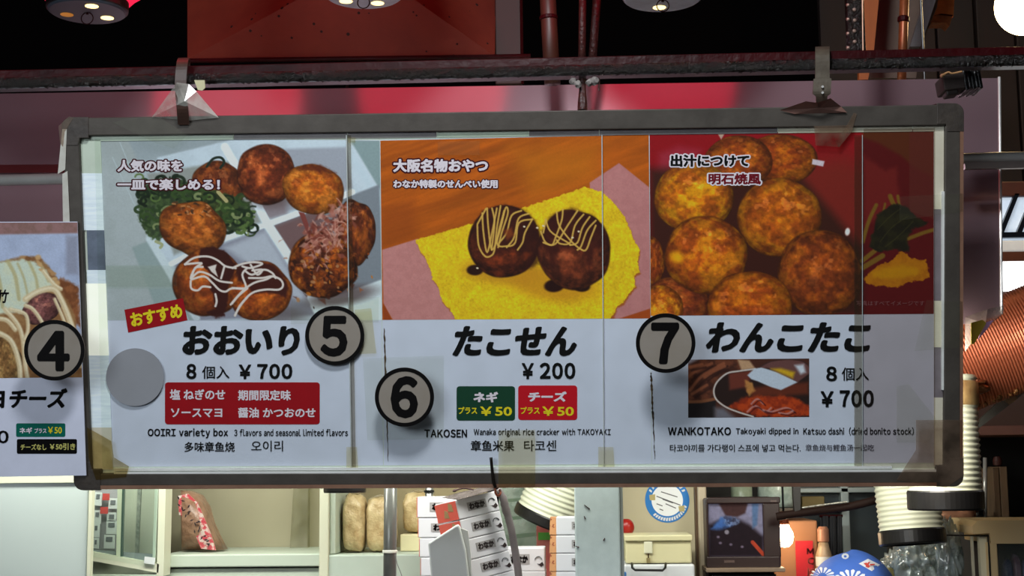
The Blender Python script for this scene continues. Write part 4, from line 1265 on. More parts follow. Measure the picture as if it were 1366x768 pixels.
M_rust = mat('rust_brown_rod', (0.27, 0.12, 0.10), 0.45, noise=0.8, nscale=40, color2=(0.14, 0.07, 0.06), bump=0.6, bscale=70)
M_foam = mat('grey_foam_lump', (0.62, 0.60, 0.58), 0.8, noise=0.7, nscale=30, color2=(0.3, 0.25, 0.24), bump=0.5)
ct = empty('hanger_bolt', bt(777, 148), 'rusty hanger bolt with grey foam lumps in the middle of the rail', 'hanger')
c0, c1 = PY(777, 100, RY + 0.02), bt(777, 148, -0.012)
MB().tube([c0, c0.lerp(c1, 0.45), c0.lerp(c1, 0.75), c1], [0.0075, 0.007, 0.0095, 0.010], 12).build('bolt_shaft', M_rust, ct)
MB().box(tuple(bt(762, 149.5, -0.02)), tuple(Vector(bt(793, 147.4, -0.02)) + Vector((0, 0.02, 0)))).build('foot_flange', mat('red_flange', (0.45, 0.08, 0.09), 0.5, noise=0.4), ct)
for (x, y, r) in ((764, 108, 0.007), (771, 112, 0.008), (786, 110, 0.008), (793, 108, 0.009)):
    bm = bmesh.new()
    bmesh.ops.create_icosphere(bm, subdivisions=2, radius=r)
    rr = random.Random(x)
    for v in bm.verts: v.co *= rr.uniform(0.75, 1.2)
    me = bpy.data.meshes.new('foam_lump')
    bm.to_mesh(me)
    bm.free()
    me.transform(wm(ct).inverted() @ Matrix.Translation(PY(x, y, RY - 0.004)))
    link('foam_lump', me, M_foam, ct)
MB().tube([PY(799, 104, RY - 0.002), PY(799, 121, RY - 0.002)], 0.0018, 8).build('wire_end', M_rust, ct)

# batten end wrapped in black tape
bt_e = empty('taped_batten', PY(1282, 110, 2.83), 'short grey batten wrapped in black tape hanging near the rail end', 'batten')
mt = Matrix.Translation(PY(1277, 111, 2.83)) @ Matrix.Rotation(R(-7), 4, 'Y')
MB().box((-0.034, -0.02, -0.016), (0.012, 0.04, 0.016), mt).build('batten', mat('weathered_batten', (0.24, 0.20, 0.18), 0.7, noise=0.6, nscale=20), bt_e, bevel=0.003)
mb = MB()
for k in range(5):
    mb.box((0.008 + k * 0.007, -0.022 - 0.002 * (k % 2), -0.020 - 0.002 * ((k + 1) % 2)), (0.0155 + k * 0.007, 0.04, 0.021 + 0.001 * (k % 3)), mt)
mb.build('black_tape', mat('black_tape', (0.06, 0.06, 0.06), 0.3, bump=0.5, bscale=60), bt_e, bevel=0.002)
mb = MB()
mb.tube([mt @ Vector((-0.036, -0.018, 0.014)), mt @ Vector((-0.02, -0.018, 0.021)), mt @ Vector((-0.012, -0.018, 0.017)), mt @ Vector((0.01, -0.018, 0.019))], [0.003, 0.004, 0.0025, 0.002], 8, smooth=4)
mb.build('peeling_tape', mat('peeling_tape', (0.85, 0.66, 0.45), 0.5), bt_e)
mb = MB()
mb.box((-0.03, -0.015, -0.026), (-0.004, 0.02, -0.014), mt)
mb.build('clamp', mat('dark_clamp', (0.16, 0.12, 0.1), 0.6, noise=0.6), bt_e, bevel=0.004)
MB().tube([mt @ Vector((0.02, 0, 0.018)), PY(1290, 84, RY + 0.03)], 0.006, 10).build('hanging_wire', mat('black_wire', (0.05, 0.045, 0.045), 0.5), bt_e)

# ------------------------------------------------------------------ red paper lanterns
M_lantern = mat('red_lantern_paper', (0.78, 0.05, 0.10), 0.7, noise=0.3, nscale=6, color2=(0.6, 0.02, 0.05), emit=1.25, emit_color=(0.94, 0.12, 0.28))
M_lbase = mat('grey_lantern_base', (0.24, 0.29, 0.34), 0.4, metal=0.0, noise=0.5, nscale=20, color2=(0.2, 0.22, 0.25))
M_lbase_lit = mat('front_lit_lantern_base', (0.84, 0.92, 0.97), 0.4, metal=0.0, noise=0.4, nscale=20, color2=(0.5, 0.58, 0.62))  # lighter copy of the base: front light is put into its colour
M_black = mat('black_lacquer', (0.03, 0.03, 0.03), 0.35)
M_hole = mat('lit_lantern_hole', (1.0, 0.86, 0.55), 0.5, emit=3.0, emit_color=(1.0, 0.85, 0.55))
LY = 2.80


def lantern(px, py, base_m, label, holes):
    c = PY(px, py, LY)
    root = empty('paper_lantern', c, label, 'lantern', 'red paper lanterns in a row over the stall')
    MB().lathe([(0, 0.0), (0.076, 0.0), (0.080, 0.003), (0.081, 0.008)], c, n=56).build('base_plate', base_m, root, smooth=False)
    MB().lathe([(0.0805, 0.004), (0.083, 0.006), (0.084, 0.024), (0.080, 0.026)], c, n=56).build('collar', M_black, root)
    prof = [(0.082, 0.024)]
    n = 15
    for k in range(n + 1):
        t = k / n
        r = 0.200 * (1 - abs(2 * t - 1) ** 2.6) + 0.088 * abs(2 * t - 1) ** 2.6
        z = 0.026 + 0.466 * t
        prof.append((r, z))
        if k < n: prof.append((r * 0.5 + 0.5 * (0.200 * (1 - abs(2 * (t + 1 / n) - 1) ** 2.6) + 0.088 * abs(2 * (t + 1 / n) - 1) ** 2.6) - 0.004, z + 0.22 / n))
    MB().lathe(prof, c, n=56).build('paper_body', M_lantern, root, smooth=True)
    MB().lathe([(0.080, 0.49), (0.085, 0.492), (0.085, 0.54), (0, 0.54)], c, n=56).build('top_collar', M_black, root)
    for ang, kk in holes:
        d = Vector((math.cos(R(ang)), math.sin(R(ang)), 0)) * 0.047
        MB().lathe([(0, -0.0008), (0.0135, -0.0008), (0.0135, 0.0004)], c + d, n=20).build('vent_hole', M_hole if kk else mat('orange_vent', (0.80, 0.55, 0.25), 0.5, emit=0.35, emit_color=(0.95, 0.6, 0.2)), root)
    mb = MB()
    ring = [c + Vector((0.0125 * math.cos(2 * math.pi * k / 24), 0, -0.012 + 0.0125 * math.sin(2 * math.pi * k / 24))) for k in range(25)]
    mb.tube(ring, 0.0012, 8, caps=False)
    mb.tube([c + Vector((0, 0, 0.001)), c + Vector((0, 0, -0.004))], 0.003, 8)
    mb.build('pull_ring', M_iron, root)
    MB().tube([c + Vector((0, 0, 0.54)), Vector((c.x, c.y, 3.6))], 0.004, 8).build('hanging_cord', M_black, root)
    return root


lantern(116.5, 17, M_lbase, 'red paper lantern with a slate grey base, leftmost of the three lanterns', ((170, 0), (300, 1), (50, 1)))
lantern(485, -4, M_lbase_lit, 'red paper lantern with a base painted as front lit in front of the dull red hood', ((265, 1), (60, 1), (150, 1)))
lantern(884, 0, M_lbase_lit, 'red paper lantern with a base painted as front lit against the dark ceiling, last of the row', ((230, 1), (330, 1), (95, 1)))

# ------------------------------------------------------------------ red folded board, rods and posts overhead
M_redb = mat('red_painted_board', (0.50, 0.22, 0.16), 0.5, noise=0.5, nscale=9, color2=(0.38, 0.14, 0.12), bump=0.03)
rb = empty('red_hood', PY(455, 70, 3.42), 'dull red sheet hood behind the middle lantern, folded to imitate a pool of light', 'hood')
yb = 3.42
bl, br_ = PY(250, 79, yb), PY(660, 75, yb)
m1, m2 = PY(286, 66, yb), PY(652, 66, yb)
ap = PY(485, -48, yb - 0.14)  # apex pulled forward so the centre facet imitates a triangular light pool
tl, tr_ = PY(250, -60, yb + 0.22), PY(662, -60, yb + 0.22)
th = Vector((0, 0.006, 0))


def sheet(pts, name, m, par):
    MB().prism(list(reversed(pts)), Vector((0, 0, 0)), th).build(name, m, par)


MB().add([bl, br_, ap], [(0, 1, 2)]).add([p + th for p in (bl, br_, ap)], [(2, 1, 0)]).build('centre_sheet', M_redb, rb)
MB().add([bl, ap, tl], [(0, 1, 2)]).add([p + th for p in (bl, ap, tl)], [(2, 1, 0)]).build('side_sheet', M_redb, rb)
MB().add([br_, tr_, ap], [(0, 1, 2)]).add([p + th for p in (br_, tr_, ap)], [(2, 1, 0)]).build('side_sheet', M_redb, rb)
MB().tube([bl + Vector((-0.002, 0, -0.004)), br_ + Vector((0.09, 0, -0.002))], 0.006, 10).build('rolled_hem', M_iron, rb)
rr = random.Random(5)
mb = MB()
for k in range(46):
    u, v = rr.random(), rr.random()
    A_, B_, C_ = rr.choice(((bl, ap, tl), (br_, tr_, ap), (bl, br_, ap)))
    if u + v > 1: u, v = 1 - u, 1 - v
    p = A_ + (B_ - A_) * u + (C_ - A_) * v
    nrm = (B_ - A_).cross(C_ - A_).normalized()
    if nrm.y > 0: nrm = -nrm
    s = rr.uniform(0.0014, 0.0048)
    mb.lathe([(0, 0.0012), (s * 0.7, 0.001), (s, 0.0002)], p, nrm, 7)
mb.build('soot_speck', mat('soot_speck', (0.12, 0.04, 0.035), 0.7), rb)

M_pole = mat('brown_painted_pipe', (0.27, 0.145, 0.10), 0.45, noise=0.5, nscale=12, color2=(0.18, 0.09, 0.07))


def pole(name, label, pts, Y, r, m, n=14, cat='pipe', group=None, parts=None):
    P = [PY(x, y, Y) for x, y in pts]
    root = empty(name, P[0], label, cat, group)
    MB().tube(P, r, n).build('shaft', m, root, smooth=True)
    return root, P


root, P = pole('brown_pipe', 'brown painted pipe rising behind the rail beside the red hood', [(737, 112), (733, 40), (727, -80)], 3.05, 0.0185, M_pole)
MB().lathe([(0.0185, 0), (0.0205, 0.002), (0.0205, 0.008), (0.0185, 0.010)], PY(732, 27, 3.05), (PY(727, -80, 3.05) - PY(733, 40, 3.05)), 20).build('joint_band', M_iron, root)
pole('rusty_rod', 'straight rusty threaded rod above the rail, thinner of the pair', [(776, 112), (778, -80)], 3.04, 0.0085, M_rust, cat='rod', group='rusty rods over the middle hanger')
pole('rusty_rod', 'leaning rusty rod above the rail, right beside the straight one', [(788, 112), (802, -80)], 3.06, 0.0095, M_rust, cat='rod', group='rusty rods over the middle hanger')
# cable beam next to the red hood
rootb = empty('brown_beam', PY(678, 70, 3.5), 'dark brown square post beside the red hood', 'beam')
pxbox(660, -80, 695, 112, 3.5, 0.06).build('post_body', mat('dark_brown_beam', (0.24, 0.12, 0.09), 0.6, noise=0.5, nscale=8), rootb, bevel=0.003)
MB().tube([PY(697, 112, 3.49), PY(694, -80, 3.49)], 0.004, 8).build('edge_cable', M_iron, rootb)
# slotted angle post with bolts
po = empty('slotted_post', PY(1141, 80, 2.86), 'black slotted angle post dotted with bolt heads above the rail', 'post')
pxbox(1130, -80, 1152.5, 78, 2.86, 0.03).build('angle_iron', M_crust, po, bevel=0.002)
MB().tube([PY(1151.5, 78, 2.858), PY(1149.5, -80, 2.858)], 0.0018, 8).build('bright_arris', mat('worn_edge', (0.72, 0.55, 0.45), 0.4, metal=0.4, noise=0.7, nscale=60), po)
for k in range(11):
    y = 70 - k * 14.2
    c = PY(1139.5 + (k % 2) * 0.5, y, 2.86)
    MB().lathe([(0, 0.004), (0.0034, 0.0035), (0.0042, 0.0)], c, (0, -1, 0), 10).build('bolt_head', mat('dull_bolt', (0.55, 0.45, 0.40), 0.4, metal=0.5) if k == 0 else bpy.data.materials['dull_bolt'], po)
for k in range(6):
    c = PY(1131.5, 64 - k * 19, 2.862)
    MB().lathe([(0, 0.005), (0.003, 0.004), (0.004, 0.0)], c, (-0.6, -0.8, 0), 10).build('bolt_head', bpy.data.materials['dull_bolt'], po)

M_ply = mat('orange_plywood', (0.66, 0.36, 0.14), 0.6, noise=0.5, nscale=6, color2=(0.48, 0.22, 0.08), stretch=(10, 10, 1))
ob = empty('plywood_board', PY(1160, 90, 3.3), 'narrow orange plywood board behind the slotted post', 'board')
pxpoly([(1146, -80), (1180, -80), (1166, 66), (1158, 106), (1146, 106)], 3.3, 0.02).build('board_sheet', M_ply, ob)
gb = empty('grey_duct_board', PY(1185, 90, 3.4), 'grey brown slab board leaning behind the copper pipe', 'board')
pxpoly([(1188, -80), (1262, -80), (1250, 10), (1228, 62), (1222, 104), (1160, 104), (1164, 64)], 3.45, 0.03).build('slab', mat('grey_brown_slab', (0.40, 0.33, 0.28), 0.6, noise=0.5, nscale=7, color2=(0.28, 0.21, 0.17)), gb)
pxpoly([(1246, -40), (1268, -60), (1240, 26), (1228, 62), (1214, 62)], 3.42, 0.02).build('metal_flashing', mat('grey_flashing', (0.46, 0.44, 0.44), 0.4, metal=0.4, noise=0.5, nscale=10), gb)
root, P = pole('copper_pipe', 'thin copper coloured pipe running up from the fascia', [(1203, 108), (1205, 40), (1209, -80)], 3.2, 0.0105, mat('copper_pipe_skin', (0.66, 0.38, 0.22), 0.35, metal=0.4, noise=0.7, nscale=30, color2=(0.35, 0.2, 0.13)), cat='pipe')
MB().lathe([(0.0105, 0), (0.0135, 0.003), (0.0135, 0.012), (0.0105, 0.015)], PY(1205, 30, 3.2), P[2] - P[1], 18).build('pipe_clip', M_iron, root)
blk = empty('orange_block', PY(1258, 30, 3.6), 'small orange timber block under the ceiling beside the round lamp', 'block')
pxpoly([(1244, -60), (1276, -60), (1272, 22), (1258, 20), (1245, 20)], 3.6, 0.05).build('timber', mat('raw_orange_timber', (0.72, 0.40, 0.15), 0.7, noise=0.7, nscale=14, color2=(0.45, 0.22, 0.08), bump=0.2), blk)
pxpoly([(1241, 22), (1256, 18), (1271, 20), (1267, 34), (1262, 30), (1243, 30)], 3.6, 0.05).build('split_end', mat('split_timber', (0.55, 0.31, 0.14), 0.8, noise=0.8, nscale=30, color2=(0.2, 0.1, 0.05), bump=0.4), blk)
# round glowing globe lamp
gl = PY(1367, 8, 3.7)
lamp = empty('globe_lamp', gl, 'glowing round globe lamp under the ceiling', 'lamp')
bm = bmesh.new()
bmesh.ops.create_uvsphere(bm, u_segments=32, v_segments=20, radius=0.078)
me = bpy.data.meshes.new('globe')
bm.to_mesh(me)
bm.free()
link('globe', me, mat('lit_globe', (1, 0.95, 0.8), 0.4, emit=26.0, emit_color=(1.0, 0.86, 0.62)), lamp, smooth=True)
MB().lathe([(0.028, 0.07), (0.032, 0.075), (0.032, 0.13), (0, 0.13)], gl).build('socket', M_black, lamp)
MB().tube([gl + Vector((0, 0, 0.13)), Vector((gl.x, gl.y, 3.6))], 0.005, 8).build('lamp_cord', M_black, lamp)

# ------------------------------------------------------------------ right side: range hood, duct, hoses, strut
M_foil = mat('crumpled_foil', (0.80, 0.84, 0.90), 0.2, metal=0.6, noise=0.6, nscale=8, color2=(0.45, 0.50, 0.58), bump=0.4, bscale=14)
M_litw = mat('lit_hood_lamp', (1, 1, 1), 0.4, emit=2.6, emit_color=(0.98, 1.0, 1.0))
hd = empty('range_hood', PY(1360, 380, 3.9), 'bright range hood with slanted filter and lit lamp strip beside the fascia', 'hood')
HY = 3.9
pxbox(1330, 238, 1760, 258, HY, 0.3).build('hood_rim', mat('brown_hood_rim', (0.30, 0.14, 0.09), 0.5, noise=0.6, nscale=12), hd, bevel=0.003)
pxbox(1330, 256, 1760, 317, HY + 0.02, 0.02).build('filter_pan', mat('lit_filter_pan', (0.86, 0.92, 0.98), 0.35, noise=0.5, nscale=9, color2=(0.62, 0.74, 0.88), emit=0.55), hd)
for k in range(15):
    x = 1334 + k * 24
    pxpoly([(x - 4, 316), (x + 3, 316), (x + 26, 258), (x + 20, 258)], HY, 0.018).build('filter_slat', mat('dark_filter_slat', (0.10, 0.12, 0.16), 0.3, metal=0.5) if k == 0 else bpy.data.materials['dark_filter_slat'], hd)
pxbox(1330, 306, 1760, 313, HY - 0.004, 0.02).build('lower_bar', bpy.data.materials['dark_filter_slat'], hd)
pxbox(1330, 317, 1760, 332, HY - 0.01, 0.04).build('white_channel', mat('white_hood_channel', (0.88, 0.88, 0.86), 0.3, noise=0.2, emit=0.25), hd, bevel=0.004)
pxbox(1330, 332, 1760, 345, HY - 0.008, 0.04).build('brown_channel', mat('brown_hood_channel', (0.42, 0.24, 0.16), 0.4, noise=0.4), hd, bevel=0.003)
pxbox(1330, 345, 1760, 384, HY, 0.03).build('lamp_strip', M_litw, hd)
pxbox(1330, 384, 1760, 470, HY + 0.02, 0.02).build('hood_apron', mat('hood_apron', (0.36, 0.28, 0.26), 0.5, noise=0.4), hd)
# copper flexible duct
M_cu = mat('copper_flexible_duct', (0.74, 0.42, 0.30), 0.34, metal=0.55, noise=0.35, nscale=5, color2=(0.66, 0.32, 0.2))
DY = 3.45
d0, d1 = PY(1262, 492, DY), PY(1840, 268, DY - 0.20)
ax = (d1 - d0)
L = ax.length
prof = [(0.0, -0.002)]
n = 300
for k in range(n + 1):
    prof.append((0.117 + (0.0022 if k % 2 else 0.0), L * k / n))
prof.append((0.0, L))
dct = empty('flexible_duct', d0, 'wide copper coloured corrugated duct slanting up past the menu board', 'duct')
MB().lathe(prof, d0, ax, 48).build('corrugated_body', M_cu, dct, smooth=False)
mb = MB()
rr = random.Random(12)
axn = ax.normalized()
side = axn.cross(Vector((0, 1, 0))).normalized()
for k in range(70):
    t = rr.uniform(0.01, 0.26)
    p = d0 + ax * t - Vector((0, 0, 1)) * 0.112 + Vector((rr.uniform(-.006, .006), -0.045 + rr.uniform(-.015, .015), rr.uniform(-.004, .006)))
    s = rr.uniform(0.003, 0.007)
    mb.tube([p, p + Vector((rr.uniform(-.008, .008), rr.uniform(-.006, .006), rr.uniform(-.005, .005)))], [s, s * 0.6], 6)
mb.build('grease_fringe', mat('grease_fringe', (0.62, 0.42, 0.22), 0.35, noise=0.7, nscale=40, color2=(0.25, 0.15, 0.08)), dct, smooth=True)
bm = bmesh.new()
bmesh.ops.create_icosphere(bm, subdivisions=4, radius=1)
for v in bm.verts:
    f = 0.75 + 0.5 * vnoise(np.array([v.co.x * 4 + 9]), np.array([v.co.y * 4 + v.co.z * 5 + 9]), 6)[0]
    v.co = Vector((v.co.x * 0.046, v.co.y * 0.05, v.co.z * 0.022)) * f
me = bpy.data.meshes.new('crumpled_joint')
bm.to_mesh(me)
bm.free()
me.transform(wm(dct).inverted() @ Matrix.Translation(PY(1290, 514, DY - 0.09)))
link('crumpled_joint', me, mat('bronze_joint', (0.50, 0.28, 0.15), 0.3, metal=0.6, noise=0.7, nscale=30, color2=(0.2, 0.11, 0.07), bump=0.6), dct)

M_hose = mat('white_ribbed_hose', (0.84, 0.85, 0.76), 0.45, noise=0.3, nscale=7, color2=(0.74, 0.72, 0.60))
M_collar = mat('black_hose_collar', (0.09, 0.085, 0.085), 0.35, noise=0.3)
M_rb = mat('rust_stained_band', (0.72, 0.60, 0.40), 0.5, noise=0.9, nscale=16, color2=(0.40, 0.24, 0.12))


def hose(label, bottom, axis, r, length, collar, pitch, band=None):
    """ribbed hose hanging from above; bottom: centre of the collar's open end; axis points up along the hose"""
    axis = Vector(axis).normalized()
    root = empty('exhaust_hose', bottom, label, 'hose', 'white ribbed exhaust hoses with black collars')
    MB().lathe([(r * 0.93, 0.012), (r * 0.94, 0.0), (r * 1.0, 0.0), (r * 1.03, 0.004), (r * 1.03, collar - 0.004), (r * 1.0, collar), (r * 0.9, collar)], bottom, axis, 48).build('end_collar', M_collar, root, smooth=False)
    prof, h = [], collar * 0.9
    while h < length:
        for q in range(4):
            prof.append((r * (0.972 + 0.022 * math.sin(q * math.pi / 2)), h + pitch * q / 4))
        h += pitch
    MB().lathe(prof, bottom, axis, 48).build('ribbed_body', M_hose, root, smooth=True)
    if band:
        MB().lathe([(r * 0.98, band[0]), (r * 1.02, band[0] + 0.003), (r * 1.02, band[1] - 0.003), (r * 0.98, band[1])], bottom, axis, 48).build('stained_band', M_rb, root, smooth=True)
    return root


hose('white ribbed hose hanging straight down below the copper duct', PY(1262, 680, 3.22), (0.0, 0, 1), 0.0812, 0.30, 0.044, 0.0125, band=(0.23, 0.285))
hz = PY(1262, 680, 3.22)
MB().tube([hz + Vector((0, 0, 0.29)), Vector((hz.x, hz.y, 3.6))], 0.003, 8).build('support_wire', M_black, bpy.context.scene.objects['exhaust_hose'])
hose('white ribbed hose just behind the straight one, above the plastic bags', PY(1218, 726, 3.55), (-0.05, 0.1, 1), 0.079, 0.50, 0.036, 0.0125)
hose('tilted white ribbed hose between the carton stacks and the steel post', PY(727, 698, 3.85), (0.38, -0.10, 0.92), 0.089, 0.42, 0.030, 0.0135)
hh_ = hose('ribbed hose mostly hidden by the menu board, only its black end showing', PY(460, 657, 3.55), (0.0, 0.0, 1), 0.052, 0.35, 0.030, 0.0125)
hp = PY(460, 657, 3.55)
MB().tube([hp + Vector((0, 0, 0.34)), Vector((hp.x, hp.y, 3.6))], 0.003, 8).build('hanging_wire', M_black, hh_)

strut = empty('bracket_strut', PY(1310, 570, 3.7), 'grey diagonal metal strut below the copper duct', 'strut')
pxpoly([(1302, 574), (1308, 558), (1345, 524), (1400, 472), (1400, 496), (1352, 536)], 3.7, 0.012).build('strut_bar', mat('dull_grey_strut', (0.52, 0.53, 0.50), 0.45, metal=0.3, noise=0.6, nscale=14), strut)
pxpoly([(1337, 530), (1352, 522), (1357, 532), (1346, 540)], 3.695, 0.004).build('strut_tape', mat('beige_strut_tape', (0.66, 0.60, 0.48), 0.5, noise=0.5), strut)

# ------------------------------------------------------------------ kitchen behind the board
M_lam = mat('pale_green_laminate', (0.76, 0.80, 0.73), 0.45, noise=0.2, nscale=4, color2=(0.70, 0.74, 0.66))
M_lamw = mat('cream_frame', (0.86, 0.86, 0.76), 0.45, noise=0.2, nscale=6, color2=(0.80, 0.79, 0.68))
M_olive = mat('olive_back_board', (0.66, 0.63, 0.52), 0.6, noise=0.3, nscale=3, color2=(0.60, 0.57, 0.46))
M_glass = film_mat('cabinet_glass', (0.975, 0.99, 0.98), 0.03, (0.7, 0.78, 0.75), 0.04, 0.04)
M_dark_gap = mat('dark_gap', (0.12, 0.12, 0.11), 0.6)

# counter that everything stands on (below the frame)
ctr = empty('kitchen_counter', Vector((-0.15, 3.3, 0)), 'stainless kitchen counter under the stacked cartons', 'counter')
MB().box((-0.45, 3.08, 1.06), (0.16, 3.64, 1.09)).build('counter_top', M_pipe, ctr, bevel=0.004)
MB().box((-0.43, 3.1, 0.0), (0.14, 3.62, 1.06)).build('counter_body', M_steel, ctr)

# tall pale locker door at far left
lk = empty('pale_cabinet_door', PY(40, 768, 3.45), 'tall plain pale grey cabinet door at the end of the kitchen', 'screen')
pxbox(-460, 560, 116, 900, 3.45, 0.03).build('door_leaf', mat('pale_door_paint', (0.76, 0.80, 0.78), 0.5, noise=0.15, nscale=3, color2=(0.66, 0.70, 0.67)), lk, bevel=0.004)
pxbox(-460, 636, 117, 646, 3.444, 0.006).build('door_lip', M_lamw, lk)
pxbox(116.5, 560, 121, 900, 3.445, 0.02).build('edge_trim', M_lamw, lk)

# glass fronted notice cabinet
gc = empty('notice_cabinet', PY(170, 768, 3.62), 'narrow glass fronted cabinet with cream frame and pinned cards', 'cabinet')
GY = 3.62
pxpoly([(118, 560), (224, 560), (218, 768), (214, 900), (112, 900), (120, 730)], GY + 0.14, 0.02).build('cabinet_back', mat('cabinet_back', (0.70, 0.72, 0.64), 0.6, noise=0.3, nscale=6), gc)
pxpoly([(214, 560), (223.5, 560), (218, 768), (209, 768)], GY, 0.06).build('frame_post', M_lamw, gc)
pxpoly([(119, 735), (212, 752), (211, 764), (119, 747)], GY, 0.05).build('frame_sill', M_lamw, gc)
pxpoly([(119, 766), (209, 766), (205, 800), (119, 800)], GY, 0.05).build('lower_panel', M_lam, gc)
pxpoly([(157, 640), (163, 640), (160, 742), (155, 741)], GY + 0.004, 0.01).build('sliding_stile', M_lamw, gc)
pxpoly([(163.5, 640), (165.5, 640), (162.5, 742), (160.5, 742)], GY + 0.006, 0.012).build('stile_groove', mat('green_glass_edge', (0.20, 0.30, 0.27), 0.3), gc)  # thin dark green strip next to the sliding stile
pxpoly([(184, 640), (188.5, 640), (184, 738), (180, 738)], GY + 0.09, 0.01).build('slotted_strip', mat('slotted_strip', (0.40, 0.42, 0.38), 0.5, noise=0.9, nscale=90, color2=(0.62, 0.64, 0.58)), gc)
pxpoly([(207, 640), (212, 640), (207, 756), (203, 756)], GY + 0.004, 0.01).build('frame_post', M_lam, gc)
pxpoly([(120, 733), (205, 739), (205, 755), (120, 745)], GY + 0.02, 0.01).build('grey_floor_strip', mat('grey_floor_strip', (0.50, 0.53, 0.54), 0.5, noise=0.4, nscale=12), gc)
pxpoly([(122, 640), (210, 640), (206, 757), (121, 742)], GY - 0.002, 0.002).build('glass_pane', M_glass, gc)
M_card = mat('white_card', (0.86, 0.87, 0.86), 0.6)
M_cardr = mat('red_card', (0.80, 0.22, 0.20), 0.6)
M_print_d = mat('grey_card_print', (0.42, 0.43, 0.44), 0.6)
M_backp = mat('lilac_backing', (0.62, 0.61, 0.62), 0.6)
pxpoly([(121, 640), (157, 640), (155, 736), (121, 733)], GY + 0.10, 0.005).build('card_backing', M_backp, gc)
k = 0
for (x, y, w_, h_) in ((126, 656, 10, 18), (145, 664, 12, 14), (125, 680, 10, 18), (143, 683, 12, 12), (142, 694, 14, 18), (124, 698, 9, 18), (139, 713, 14, 18), (124, 717, 8, 14)):
    pos = 'upper' if y < 690 else 'lower'
    cd = pxpoly([(x, y), (x + w_, y + 0.5), (x + w_ - 0.6, y + h_ + 0.5), (x - 0.6, y + h_)], GY + 0.085, 0.003).build('price_card', M_card)
    tag(cd, 'small white card pinned in the notice cabinet', 'card', 'white cards in the notice cabinet')
    p2 = pxpoly([(x + 2.5, y + 3), (x + w_ - 3, y + 3), (x + w_ - 3.4, y + 9), (x + 2.2, y + 9)], GY + 0.083, 0.0015).build('card_print', M_print_d, None)
    p2.parent = cd
for (x, y, w_, h_, l) in ((137, 658, 9, 9, 'red card high in the notice cabinet, upper of two'), (134, 676, 10, 9, 'red card in the notice cabinet, lower of two')):
    tag(pxpoly([(x, y), (x + w_, y), (x + w_ - 0.5, y + h_), (x - 0.5, y + h_)], GY + 0.08, 0.003).build('red_card', M_cardr), l, 'card')
tag(pxpoly([(193, 742), (207, 744), (206, 753), (192, 751)], GY - 0.008, 0.004).build('small_label', M_card), 'small white label at the foot of the notice cabinet', 'label')

# open shelf cupboard
sh = empty('open_cupboard', PY(330, 768, 3.7), 'pale green open cupboard with olive back and two bays', 'cupboard')
SY = 3.68
pxbox(214, 560, 440, 900, SY + 0.36, 0.02).build('back_board', M_olive, sh)
pxbox(214, 739, 428, 756, SY, 0.36).build('shelf_board', M_lam, sh, bevel=0.003)
pxbox(214, 758, 428, 900, SY + 0.012, 0.35).build('drawer_front', M_lam, sh, bevel=0.003)
pxbox(425.5, 560, 438, 900, SY - 0.004, 0.38).build('upright', M_lamw, sh, bevel=0.003)
pxbox(440, 560, 448, 739, SY + 0.012, 0.34).build('upright', M_lam, sh, bevel=0.003)
pxbox(435, 739, 650, 900, SY + 0.004, 0.36).build('bay_front', mat('pale_bay_front', (0.78, 0.83, 0.77), 0.45, noise=0.15), sh, bevel=0.004)
pxbox(440, 560, 650, 745, SY + 0.36, 0.02).build('back_board', mat('bay_back', (0.62, 0.56, 0.42), 0.6, noise=0.3, nscale=4), sh)
pxpoly([(392, 640), (411, 640), (410, 739), (386, 739)], SY + 0.30, 0.03).build('clear_column', film_mat('clear_column', (0.9, 0.9, 0.86), 0.25, (0.72, 0.70, 0.60), 0.06, 0.2, noise=0.15), sh)


def blob(name, center, size, m, seed, lump=0.25, freq=2.0, sub=4, power=2.6, parent=None):
    bm = bmesh.new()
    bmesh.ops.create_icosphere(bm, subdivisions=sub, radius=1)
    for v in bm.verts:
        c = v.co.copy()
        s = (abs(c.x) ** power + abs(c.y) ** power + abs(c.z) ** power) ** (-1 / power)
        f = 1 + lump * (fbm(np.array([c.x * freq + 9 + c.z]), np.array([c.y * freq + c.z * freq * 0.7 + 5]), seed)[0] - 0.5) * 2
        v.co = Vector((c.x * s * f * size[0], c.y * s * f * size[1], c.z * s * f * size[2]))
    me = bpy.data.meshes.new(name)
    bm.to_mesh(me)
    bm.free()
    mm = Matrix.Translation(center)
    if parent is not None: mm = wm(parent).inverted() @ mm
    me.transform(mm)
    return link(name, me, m, parent, smooth=True)


# printed snack bag leaning on the shelf
bag = empty('snack_bag', PY(250, 737, SY + 0.14), 'printed plastic bag of brown flakes slumped against the cupboard side', 'bag')
mb = MB()
outl = [(221, 655), (232, 656), (246, 662), (256, 678), (262, 700), (272, 722), (280, 737), (222, 738)]
P = [PY(x, y, SY) + Vector((0, 0.14, 0)) for x, y in outl]
c = sum(P, Vector()) / len(P)
fr = c + Vector((0, -0.055, -0.01))
ring = [c + (p - c) * 0.72 + Vector((0, -0.042, 0)) for p in P]
n = len(P)
bk = [p + Vector((0, 0.05, 0)) for p in P]
mb.add(P + ring + [fr] + bk, [(k, (k + 1) % n, n + (k + 1) % n, n + k) for k in range(n)] + [(n + k, n + (k + 1) % n, 2 * n) for k in range(n)] + [(k, 2 * n + 1 + k, 2 * n + 1 + (k + 1) % n, (k + 1) % n) for k in range(n)])
o = mb.build('clear_sack', mat('brown_flake_filling', (0.64, 0.50, 0.40), 0.3, noise=0.9, nscale=26, color2=(0.44, 0.30, 0.22), bump=0.5, bscale=50), bag, smooth=True)
band = [(222, 662), (236, 659), (250, 671), (260, 692), (270, 714), (277, 736), (256, 734), (244, 708), (234, 692), (223, 688)]
